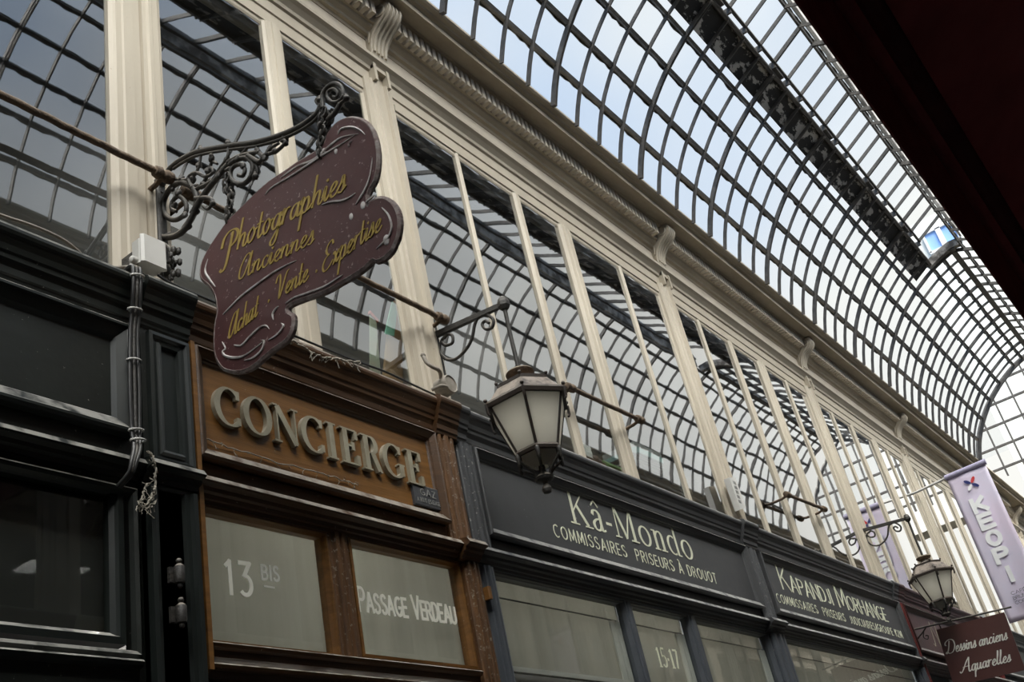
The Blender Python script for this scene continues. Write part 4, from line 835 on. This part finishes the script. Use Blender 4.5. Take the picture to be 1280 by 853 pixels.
def gold(text, a, b, h, slant=.30, thick=.088, thin=.030, gap=0.0):
    tx = MB(); write(tx, text, 'script', (SF, *a), (SF, *b), ZUP, h, LEFT, thick=thick, thin=thin, gap=gap, slant=slant); return tx.build('lettering', M['gold'], sg)
gold('P', (-.308, 3.652), (-.374, 3.645), .105, .25, .12, .04)
gold('hotographies', (-.373, 3.668), (-.842, 3.611), .108, .30)
gold('Anciennes', (-.366, 3.555), (-.694, 3.507), .085)
gold('Achat', (-.302, 3.372), (-.436, 3.388), .078); gold('·', (-.468, 3.388), (-.50, 3.392), .085)
gold('Vente', (-.516, 3.398), (-.652, 3.396), .080); gold('·', (-.668, 3.385), (-.70, 3.385), .085)
gold('Expertise', (-.708, 3.388), (-.944, 3.402), .083)

br = empty('sign_bracket', 'ornate dusty wrought iron bracket carrying the maroon scalloped sign', 'bracket')
bar = catmull(YZ(BAR), 6)
MB().tube(bar, .0100, 8).build('top_bar', M['iron'], br, 60)
MB().tube([p + Vector((0, .002, -.016)) for p in bar[12:]], .0055, 8).build('lower_bar', M['iron'], br, 60)
MB().tube(catmull(YZ(BAR2), 6), .0085, 8).build('fork', M['iron'], br, 60)
for i, q in enumerate(SCROLLS):
    r = .0104 if i < 3 else .0074
    MB().tube(catmull([(SX + .004 * math.sin(i * 1.7), y, z) for y, z in q], 5), r, 7, taper=lambda t: 1.15 - .5 * t).build('scroll', M['iron'], br, 60)
MB().tube(catmull(YZ(TIP), 5), .0078, 7, taper=lambda t: 1.1 - .5 * t).build('tip_scroll', M['iron'], br, 60)
for q in (CURL1, CURL2): MB().tube(catmull(YZ(q), 5), .006, 7).build('scroll', M['iron'], br, 60)
for y, z in BALLS:
    MB().ball((SX, y, z), .012, 8).ball((SX, y, z + .012), .007, 8).build('rosette', M['iron'], br, 60)
rr = random.Random(11)
for q in SCROLLS[:10]:
    for y, z in q[1:-1:(1 if len(q) < 9 else 2)]:
        a = rr.random() * 6.3; c0 = Vector((SX + rr.uniform(-.008, .008), y, z)); tipv = c0 + Vector((rr.uniform(-.01, .01), .026 * math.cos(a), .026 * math.sin(a)))
        MB().tube(catmull([c0, (c0 + tipv) / 2 + Vector((.006, 0, .004)), tipv], 4), .0085, 6, taper=lambda t: .35 + math.sin(math.pi * min(1, .12 + t * .86))).build('leaf', M['iron'], br, 60)
MB().bbox(SX - .02, SX + .02, -.02, .004, 3.80, 4.17, .005).ball((SX, -.012, 4.18), .024, 8).ball((SX, -.012, 3.80), .026, 8).build('wall_plate', M['iron'], br, 50)
fo = MB()
for i in range(26):
    fo.ball((SX + rr.uniform(-.03, .03), -.02 - rr.random() * .06, 3.74 + rr.random() * .12), rr.uniform(.008, .016), 6, (.7, .8, 1.3))
fo.build('foliage_boss', M['iron'], br, 60)
def chain(path, label, n_per=0.026, double=1):
    P = catmull(YZ(path), 8); L = 0; mb = MB(); nx = 0; k = 0
    for a, b in zip(P, P[1:]):
        L += (b - a).length
        while nx <= L:
            p = b; t = (b - a).normalized(); s = Vector((1, 0, 0)) if k % 2 else t.cross(Vector((1, 0, 0)))
            for d in range(double):
                off = Vector((.012 * (d - (double - 1) / 2), .010 * math.sin(k + d * 2), 0))
                ring = [p + off + t * .017 * math.cos(u) + s * .0095 * math.sin(u) for u in [i * math.pi / 5 for i in range(10)]]
                mb.tube(ring, .0042, 5, closed=True)
            nx += n_per; k += 1
    o = mb.build('sign_chain', M['iron'], None, 60); return tag(o, label, 'chain', 'chains of the maroon sign')
chain(CHAIN1, 'thick dusty chain bunch at the outer end of the ornate bracket', .017, 3)
chain(CHAIN2, 'twisted dusty chain nearer the wall, holding the left side of the maroon sign', .019, 2)

# ------------------------------------------------------------------ lanterns
def lantern(x, dz, yc, label, blabel):
    b = empty('lamp_bracket', blabel, 'bracket', 'lantern brackets', loc=(x, 0, dz))
    zt = 4.085
    MB().bbox(-.016, .016, -.012, .012, 3.86, 4.17, .003).build('wall_plate', M['iron'], b)
    MB().ext([(-.012, 0, zt - .012), (.012, 0, zt - .012), (.012, 0, zt + .014), (-.012, 0, zt + .014)], [(-.010, yc - .01, zt - .052), (.010, yc - .01, zt - .052), (.010, yc - .01, zt - .030), (-.010, yc - .01, zt - .030)]).build('arm', M['iron'], b)
    MB().lathe((0, yc, zt - .038), [(.004, .040), (.022, .026), (.028, .006), (.028, -.012), (.018, -.03), (.010, -.034)], 6).build('end_knob', M['iron'], b)
    for q in LSC:
        MB().tube(catmull([(0, y, z) for y, z in q], 6), .0075, 8).build('scroll', M['iron'], b, 60)
    MB().tube([(0, yc, zt - .06), (0, yc + .002, 3.88), (0, yc, 3.69)], .0095, 8).build('hanging_rod', M['iron'], b, 60)
    l = empty('lantern', label, 'lantern', 'lanterns of the passage', loc=(x, yc, 3.545 + dz))
    A0 = R_(30); T = 'lamp_metal'
    hexr = lambda r, z: [(r * math.cos(A0 + k * math.pi / 3), r * math.sin(A0 + k * math.pi / 3), z) for k in range(6)]
    def fr(mb, *rz):
        vs = []; fs = []
        for r, z in rz: vs += hexr(r, z)
        for i in range(len(rz) - 1):
            for k in range(6): fs.append((i * 6 + k, i * 6 + (k + 1) % 6, (i + 1) * 6 + (k + 1) % 6, (i + 1) * 6 + k))
        fs += [tuple(range(6))[::-1], tuple((len(rz) - 1) * 6 + k for k in range(6))]
        return mb.add(vs, fs)
    MB().lathe((0, 0, .125), [(.03, 0), (.050, .006), (.060, .018), (.062, .024), (.055, .032), (.02, .040)], 20).build('cap', M['rust'], l, 40)
    MB().lathe((0, 0, .09), [(.045, 0), (.040, .02), (.03, .042)], 12).build('neck', M[T], l, 40)
    fr(MB(), (.112, .070), (.122, .074), (.122, .088), (.105, .094), (.05, .104)).build('upper_roof', M[T], l)
    fr(MB(), (.160, -.004), (.178, .0), (.118, .076), (.10, .076)).build('roof', M[T], l)
    e = MB(); fr(e, (.170, -.020), (.186, -.020), (.190, -.004), (.186, .006), (.170, .008)); e.build('eaves', M[T], l)
    kb = MB()
    for k in range(6):
        a = A0 + k * math.pi / 3
        kb.ball((.188 * math.cos(a), .188 * math.sin(a), .012), .009, 8).ball((.122 * math.cos(a), .122 * math.sin(a), .094), .008, 8)
        kb.tube([(.190 * math.cos(a), .190 * math.sin(a), -.005), (.188 * math.cos(a), .188 * math.sin(a), -.045), (.182 * math.cos(a), .182 * math.sin(a), -.055)], .006, 6)
    kb.build('corner_knobs', M[T], l, 50)
    for k in range(6):
        a, a2 = A0 + k * math.pi / 3, A0 + (k + 1) * math.pi / 3
        def pt(r, an, z): return Vector((r * math.cos(an), r * math.sin(an), z))
        q = [pt(.166, a, -.018), pt(.166, a2, -.018), pt(.092, a2, -.225), pt(.092, a, -.225)]
        ce = sum(q, Vector()) / 4; nrm = (q[1] - q[0]).cross(q[2] - q[1]).normalized()
        q2 = [v - nrm * .004 for v in q]
        MB().ext(q, q2).build('glass_pane', M['lampglass'], l)
        MB().tube([pt(.170, a, -.012), pt(.094, a, -.228)], .0062, 6).build('corner_bar', M[T], l, 50)
        q = [pt(.082, a, -.238), pt(.082, a2, -.238), pt(.030, a2, -.285), pt(.030, a, -.285)]
        MB().ext(q, [v - Vector((0, 0, .004)) for v in q]).build('lower_pane', M['lampglass'], l)
        MB().tube(catmull([pt(.098, a, -.236), pt(.092, a, -.262), pt(.060, a, -.290), pt(.036, a, -.315), pt(.030, a, -.335)], 4), .0062, 6).build('foot_scroll', M['iron'], l, 60)
        MB().lathe(pt(.098, a, -.262), [(.003, -.022), (.008, -.014), (.007, 0), (.011, .012), (.008, .028), (.003, .032)], 8).build('drop', M['iron'], l, 50)
    fr(MB(), (.088, -.238), (.100, -.240), (.104, -.228), (.100, -.218), (.088, -.218)).build('lower_ring', M[T], l)
    MB().lathe((0, 0, -.38), [(.003, -.022), (.016, -.018), (.021, -.004), (.016, .010), (.008, .018), (.012, .028), (.036, .034), (.040, .046), (.028, .056), (.016, .066), (.012, .10)], 14).build('finial', M['iron'], l, 45)
    L_ = D.lights.new('added_bulb', 'POINT'); L_.energy = .17; L_.shadow_soft_size = .03; L_.color = (1, .97, .9)  # added light source that raises the brightness of the frosted panes
    o = D.objects.new('added_bulb', L_); COL.objects.link(o); o.location = (x, yc, 3.545 + dz - .09)
    return l
lantern(3.455, 0.0, -.392, 'six sided frosted lantern hanging in front of the left grey signboard, the nearer one', 'scrolled iron lamp bracket on the cream post at the concierge corner')
lantern(9.25, 0.075, -.400, 'smaller looking far lantern, in front of the maroon signboard', 'scrolled iron lamp bracket farther down the passage above the maroon shop')

# ------------------------------------------------------------------ iron rails in front of the windows
def rail(x0, x1, z0, z1, label, y=-.08):
    t = empty('guard_rail', label, 'rail', 'rusty rails across the windows'); rn = random.Random(int(x0 * 100) + 5)
    n = int((x1 - x0) / .03); P = [(x0 + (x1 - x0) * i / n, y + rn.uniform(-.0015, .0015), z0 + (z1 - z0) * i / n + rn.uniform(-.0015, .0015)) for i in range(n + 1)]
    MB().tube(P, .0125, 8).build('bar', M['rust'], t, 60)
    for x, z in ((x0, z0), (x1, z1)):
        MB().lathe((x, y, z), [(.006, -.045), (.02, -.04), (.024, -.02), (.016, -.008), (.024, .004), (.022, .03), (.012, .038)], 10, 'x').build('end_knob', M['rust'], t, 50)
        MB().tube([(x, y, z), (x, y * .4, z - .012), (x, .04, z - .015)], .010, 7).build('wall_hook', M['rust'], t, 60)
rail(-.2, 1.915, 4.140, 4.150, 'rusty iron rail across the window at the left edge')
rail(2.03, 3.425, 4.128, 4.126, 'rusty iron rail behind the maroon scalloped sign')
rail(4.47, 5.21, 4.085, 4.100, 'short rusty iron rail above the left grey signboard')
rail(7.36, 8.11, 4.075, 4.110, 'short rusty iron rail above the right grey signboard')

# ------------------------------------------------------------------ electrical bits
jb = empty('junction_box', 'white plastic junction box at the foot of the left cream post', 'junction box')
bx = MB().bbox(1.775, 1.862, -.120, -.068, 3.702, 3.796, .010).build('box', M['white_plastic'], jb)
MB().bbox(1.770, 1.867, -.135, -.115, 3.696, 3.802, .008).build('lid', M['white_plastic'], jb)
MB().lathe((1.765, -.095, 3.715), [(.006, -.012), (.012, -.008), (.012, .012), (.006, .02)], 10, 'x').build('cable_gland', M['white_plastic'], jb, 50)
MB().box(1.79, 1.85, -.07, .02, 3.71, 3.78).build('mounting_block', M['iron'], jb)
cb = empty('cable_bundle', 'bundle of black cables tied down the green pilaster', 'cable')
for i, dx in enumerate((0, .013, .026)):
    P = [(1.745 + dx, -.06, 3.672), (1.742 + dx, -.115, 3.672), (1.740 + dx, -.126, 3.64), (1.740 + dx, -.122, 3.57), (1.746 + dx, -.104, 3.50), (1.744 + dx, -.096, 3.42), (1.742 + dx + .003 * (i - 1), -.096, 3.25), (1.740 + dx, -.098, 3.10), (1.738 + dx * .8, -.108, 3.045), (1.722 + dx * .6, -.118, 2.995), (1.715 + dx * .4, -.112, 2.955), (1.702 + dx * .3, -.08, 2.925)]
    MB().tube(catmull(P, 5), .0062, 7).build('cable', M['cable' if i != 1 else 'iron'], cb, 60)
for z_, y_0 in ((3.63, -.126), (3.515, -.108), (3.34, -.097), (3.105, -.098), (3.07, -.105)):
    ring = [(1.755 + .024 * math.cos(u), y_0 + .012 * math.sin(u), z_ + .004 * math.cos(u)) for u in [i * math.pi / 6 for i in range(12)]]
    MB().tube(ring, .0032, 6, closed=True).build('cable_tie', M['white_plastic'], cb, 60)
tag(MB().tube(catmull([(-.6, -.09, 3.668), (.6, -.10, 3.668), (1.1, -.10, 3.666), (1.314, -.105, 3.668), (1.386, -.108, 3.672), (1.448, -.108, 3.674), (1.513, -.104, 3.672), (1.566, -.09, 3.668), (1.66, -.05, 3.67), (1.75, -.08, 3.69), (1.778, -.10, 3.705)], 6), .0055, 7).build('electric_cable', M['grey_cable'], None, 60), 'dusty pale cable lying along the green cornice', 'cable')
tag(MB().tube(catmull([(1.86, -.09, 3.70), (1.94, -.105, 3.672), (2.3, -.106, 3.667), (2.7, -.106, 3.664), (2.92, -.110, 3.668), (3.12, -.10, 3.667), (3.27, -.09, 3.672), (3.32, -.07, 3.70)], 6), .0045, 7).build('electric_cable', M['cable'], None, 60), 'thin black cable lying along the brown concierge cornice', 'cable')
fl = empty('wall_fitting', 'round dusty electrical fitting with a curled spout beside the near lamp bracket', 'electrical fitting')
MB().lathe((3.318, -.125, 3.728), [(.01, .065), (.040, .060), (.044, .04), (.044, .0), (.040, -.008), (.036, -.003), (.01, -.004)], 20, 'y').build('housing', M['grey_cable'], fl, 40)
MB().tube(catmull([(3.20, -.10, 3.84), (3.195, -.115, 3.80), (3.21, -.13, 3.775), (3.25, -.13, 3.772), (3.285, -.11, 3.765), (3.30, -.09, 3.745)], 5), .0085, 7).ball((3.20, -.10, 3.845), .012, 8).build('conduit', M['grey_cable'], fl, 60)
MB().tube(catmull([(3.245, -.08, 3.70), (3.26, -.12, 3.705), (3.285, -.13, 3.70), (3.30, -.1, 3.70)], 5), .008, 7).build('clamp', M['grey_cable'], fl, 60)

# ------------------------------------------------------------------ things standing behind the first floor glass
def slab(mb, pts, y, th, lean=0.0):                          # a board with its outline on the wall plane, leaning back with height
    z0 = min(z for x, z in pts)
    return mb.ext([(x, y + (z - z0) * lean, z) for x, z in pts], [(x, y + th + (z - z0) * lean, z) for x, z in pts])
cbx = empty('cardboard_box', 'tall folded brown cardboard box with a mint green note behind the glass', 'box')
slab(MB(), [(3.115, 3.60), (3.265, 3.60), (3.375, 4.20), (3.385, 4.29), (3.365, 4.31), (3.315, 4.22)], .12, .012).build('front_panel', M['card'], cbx)
MB().ext([(3.265, .12, 3.60), (3.375, .12, 4.20), (3.375, .19, 4.20), (3.265, .19, 3.60)], [(3.275, .12, 3.60), (3.385, .12, 4.20), (3.385, .19, 4.20), (3.275, .19, 3.60)]).build('side_panel', M['card'], cbx)
slab(MB(), [(3.235, 4.075), (3.30, 4.085), (3.365, 4.275), (3.33, 4.285), (3.295, 4.21)], .108, .004).build('green_note', M['mint'], cbx)
pc = empty('picture_sheet', 'pale green sheet with a red edge leaning beside the cardboard box', 'picture')
slab(MB(), [(3.10, 3.60), (3.19, 3.60), (3.25, 4.18), (3.215, 4.205)], .155, .006).build('sheet', M['pale_green'], pc)
slab(MB(), [(3.205, 4.195), (3.255, 4.165), (3.262, 4.18), (3.212, 4.212)], .150, .012).build('red_edge', M['red'], pc)
o = MB().lathe((3.425, .17, 3.58), [(.03, 0), (.046, .01), (.05, .2), (.044, .38), (.05, .47), (.043, .52), (.02, .53)], 14).build('wrapped_roll', M['bubble'], None, 50); tag(o, 'standing roll of cloudy plastic wrap beside the cardboard box', 'roll')
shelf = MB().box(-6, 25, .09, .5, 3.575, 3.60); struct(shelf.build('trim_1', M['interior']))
def books(name, x, y, z, w, d, n, mts, seed, label, cat, group, thk=.012):
    rn = random.Random(seed)
    for i in range(n):
        t = thk * rn.uniform(.7, 1.4); dx = rn.uniform(-.02, .02)
        o = MB().bbox(x + dx, x + dx + w * rn.uniform(.85, 1), y + rn.uniform(0, .02), y + d, z, z + t - .001, .001).build(name, M[mts[i % len(mts)]]); z += t
        tag(o, label, cat, group)
    return z
bd = empty('document_box', 'black document box under a stack of files behind the middle window', 'box')
MB().bbox(5.47, 5.80, .10, .36, 3.60, 3.945, .006).build('body', M['black'], bd); MB().bbox(5.465, 5.805, .095, .365, 3.93, 3.955, .004).build('lid', M['black'], bd)
z_ = books('file_folder', 5.43, .10, 3.956, .34, .24, 7, ['black', 'lime', 'black', 'paper', 'black', 'grey_blue', 'black'], 4, 'thin file in the stack on the black document box', 'file', 'files stacked on the document box', .010)
tag(MB().bbox(5.45, 5.78, .10, .33, z_ + .002, z_ + .045, .004).build('storage_case', M['teal']), 'pale teal case on top of the stack of files', 'case')
tag(MB().bbox(5.46, 5.80, .11, .34, z_ + .048, z_ + .085, .004).build('storage_case', M['bubble']), 'cloudy plastic case lying on the pale teal case', 'case')
zz = 3.60
tag(MB().bbox(4.72, 5.02, .11, .30, zz, 3.86, .004).build('cardboard_box', M['brown']), 'low brown box behind the window left of the thick post', 'box')
tag(slab(MB(), [(4.78, 3.862), (4.93, 3.862), (5.0, 3.98), (4.90, 3.99)], .13, .006, .3).build('paper_sheet', M['paper']), 'crumpled white paper propped on the low brown box', 'paper')
tag(MB().bbox(5.03, 5.30, .10, .30, 3.60, 3.845, .006).ext_x([(.10, 3.85), (.14, 3.90), (.22, 3.905), (.28, 3.85)], 5.05, 5.29).build('wrapped_parcel', M['lime']), 'lime green wrapped parcel behind the thick window post', 'parcel')
tag(MB().ball((4.97, .14, 3.885), .028, 8, (1.2, .8, .8)).ball((5.02, .15, 3.88), .022, 8).build('ornament', M['brown'], None, 60), 'small brown ornament between the paper and the lime green parcel', 'ornament')
tag(MB().bbox(5.99, 6.30, .12, .126, 3.60, 4.02, .001).bbox(5.99, 6.30, .14, .144, 3.60, 3.98, .001).build('acrylic_holder', G_up), 'clear acrylic leaf holder behind the glass beside the cream post', 'holder')
lb = empty('notice_case', 'white notice box fixed at the foot of the cream post between the grey signboards', 'box')
MB().ext([(6.325, -.075, 3.985), (6.435, -.075, 4.01), (6.455, -.075, 3.80), (6.345, -.075, 3.765)], [(6.325, -.035, 3.985), (6.435, -.035, 4.01), (6.455, -.035, 3.80), (6.345, -.035, 3.765)]).build('case', M['white_plastic'], lb)
pn_ = MB()
for i in range(5): pn_.box(6.358 + i * .004, 6.395 + i * .004, -.077, -.075, 3.815 + i * .034, 3.835 + i * .034)
pn_.build('printing', M['plaque_letter'], lb)

# ------------------------------------------------------------------ cobwebs
def web(name, path, r, seed, label):
    rn = random.Random(seed); P = catmull(path, 8); mb = MB()
    mb.tube([p + Vector((rn.uniform(-.003, .003), rn.uniform(-.003, .003), rn.uniform(-.004, .004))) for p in P], r, 5)
    for p in P[::2]:
        q = [p]
        for i in range(4): q.append(q[-1] + Vector((rn.uniform(-.010, .010), rn.uniform(-.006, .006), rn.uniform(-.014, .006))))
        mb.tube(q, r * .45, 4)
    o = mb.build(name, M['dustmat'], None, 60); tag(o, label, 'cobweb', kind='stuff')
web('cobweb', [(1.790, -.115, 3.036), (1.796, -.122, 3.00), (1.797, -.12, 2.95), (1.787, -.12, 2.903), (1.764, -.12, 2.868), (1.74, -.118, 2.862)], .0035, 3, 'dusty cobweb rope hanging from the ledge of the green pilaster')
web('cobweb', [(1.765, -.12, 2.93), (1.755, -.12, 2.90), (1.74, -.12, 2.865), (1.765, -.12, 2.858), (1.80, -.12, 2.888)], .0025, 9, 'loose cobweb knot below the ledge of the green pilaster')
web('cobweb', [(2.376, -.128, 3.625), (2.439, -.13, 3.614), (2.511, -.132, 3.599), (2.589, -.131, 3.609), (2.67, -.128, 3.628), (2.757, -.122, 3.657)], .0036, 5, 'dusty cobweb garland along the brown concierge cornice')
web('cobweb', [(2.01, -.060, 3.170), (2.15, -.060, 3.160), (2.40, -.060, 3.158), (2.62, -.060, 3.160), (2.72, -.060, 3.158)], .0022, 6, 'dusty line of cobweb on the board under the CONCIERGE letters')

# ------------------------------------------------------------------ lilac banner
bn = empty('banner', 'lilac hanging cloth banner with white upright lettering at the right edge', 'banner')
BX = 12.0
vs = []; ny, nz_ = 10, 26
for j in range(nz_ + 1):
    for i in range(ny + 1):
        u, v = i / ny, j / nz_
        vs.append((BX + .007 * math.sin(v * 7 + u * 3) * v + .004 * math.sin(u * 9 + v * 4), -.355 - u * .43, 5.10 - v * 1.60))
fs = [(j * (ny + 1) + i, j * (ny + 1) + i + 1, (j + 1) * (ny + 1) + i + 1, (j + 1) * (ny + 1) + i) for j in range(nz_) for i in range(ny)]
cl = MB().add(vs, fs).build('cloth', M['banner'], bn, 80); so = cl.modifiers.new('thickness', 'SOLIDIFY'); so.thickness = .003
MB().tube([(BX, -.345, 5.125), (BX, -.80, 5.135)], .032, 12).build('pole_sleeve', M['banner_tube'], bn, 50)
MB().tube([(BX, .02, 5.10), (BX, -.345, 5.125)], .014, 8).build('pole', M['white_plastic'], bn, 50)
FX = BX - .016; BL = (-1, 0, 0)
def bs(mb, text, y0, y1, z, h, th, mt='banner_white', nm='lettering', thick=.3):
    write(mb, text, 'sans', (FX, y0, z), (FX, y1, z), ZUP, h, BL, thick=thick, gap=.12)
tx = MB()
for ch, zc in (('K', 4.660), ('E', 4.475), ('O', 4.285), ('P', 4.095), ('I', 3.890)):
    y0, y1 = (-.50, -.62) if ch != 'I' else (-.545, -.575)
    bs(tx, ch, y0, y1, zc, .135, 0, thick=.34)
tx.build('lettering', M['banner_white'], bn)
tx = MB()
for s, zc in (('CAFÉ', 3.755), ('BRUNCH', 3.705), ('CORNER', 3.655)): bs(tx, s, -.49, -.69 + (.05 if s == 'CAFÉ' else 0), zc, .030, 0, thick=.13)
tx.build('lettering', M['pr_grey'], bn)
for a, mt in ((50, 'pr_red'), (140, 'pr_navy'), (230, 'banner_white'), (320, 'pr_navy')):
    an = R_(a); pt = []
    for i in range(17):
        t = i / 16 * 2 * math.pi; u = .045 + .038 * math.cos(t); v = .017 * math.sin(t)
        pt.append((-.575 - (u * math.cos(an) - v * math.sin(an)), 4.965 + u * math.sin(an) + v * math.cos(an)))
    MB().ext_x(pt[:-1], FX - .002, FX).build('emblem_petal', M[mt], bn)

# ------------------------------------------------------------------ small hanging sign
ds = empty('hanging_sign', 'rectangular brown maroon hanging sign reading Dessins anciens Aquarelles', 'sign')
DX = 9.5
bd_ = MB().ext_x([(-.222, 3.236), (-.778, 3.201), (-.752, 2.742), (-.185, 2.78)], DX - .009, DX + .009).build('sign_board', M['dsign'], ds)
tx = MB(); write(tx, 'Dessins anciens', 'script', (DX - .010, -.228, 3.030), (DX - .010, -.722, 2.996), ZUP, .105, LEFT, thick=.10, thin=.04, gap=.0, slant=.32); tx.build('lettering', M['white_letter'], bd_)
tx = MB(); write(tx, 'Quarelles'.replace('Q', 'Q', 1).replace('Quarelles', 'Qquarelles'), 'script', (DX - .010, -.285, 2.858), (DX - .010, -.680, 2.832), ZUP, .105, LEFT, thick=.10, thin=.04, gap=.0, slant=.32); tx.build('lettering', M['white_letter'], bd_)
sk = empty('sign_bracket', 'thin iron rod bracket carrying the brown maroon hanging sign', 'bracket')
MB().tube([(DX, -.04, 3.297), (DX, -.845, 3.222)], .0075, 8).build('rod', M['iron'], sk, 60)
MB().tube(catmull([(DX, -.03, 3.20), (DX, -.075, 3.235), (DX, -.11, 3.255), (DX, -.15, 3.285)], 5), .007, 7).build('strut', M['iron'], sk, 60)
MB().tube(catmull([(DX, -.12, 3.26), (DX, -.10, 3.215), (DX, -.125, 3.19), (DX, -.14, 3.215), (DX, -.12, 3.222)], 5), .005, 7).build('scroll', M['iron'], sk, 60)
MB().bbox(DX - .012, DX + .012, -.05, -.03, 3.17, 3.33, .003).build('wall_plate', M['iron'], sk)
for yy in (-.26, -.74):
    zt = 3.297 - (abs(yy) - .04) * .0932
    MB().tube([(DX, yy, zt), (DX, yy, zt - .05)], .005, 6).build('hook', M['iron'], sk, 60)
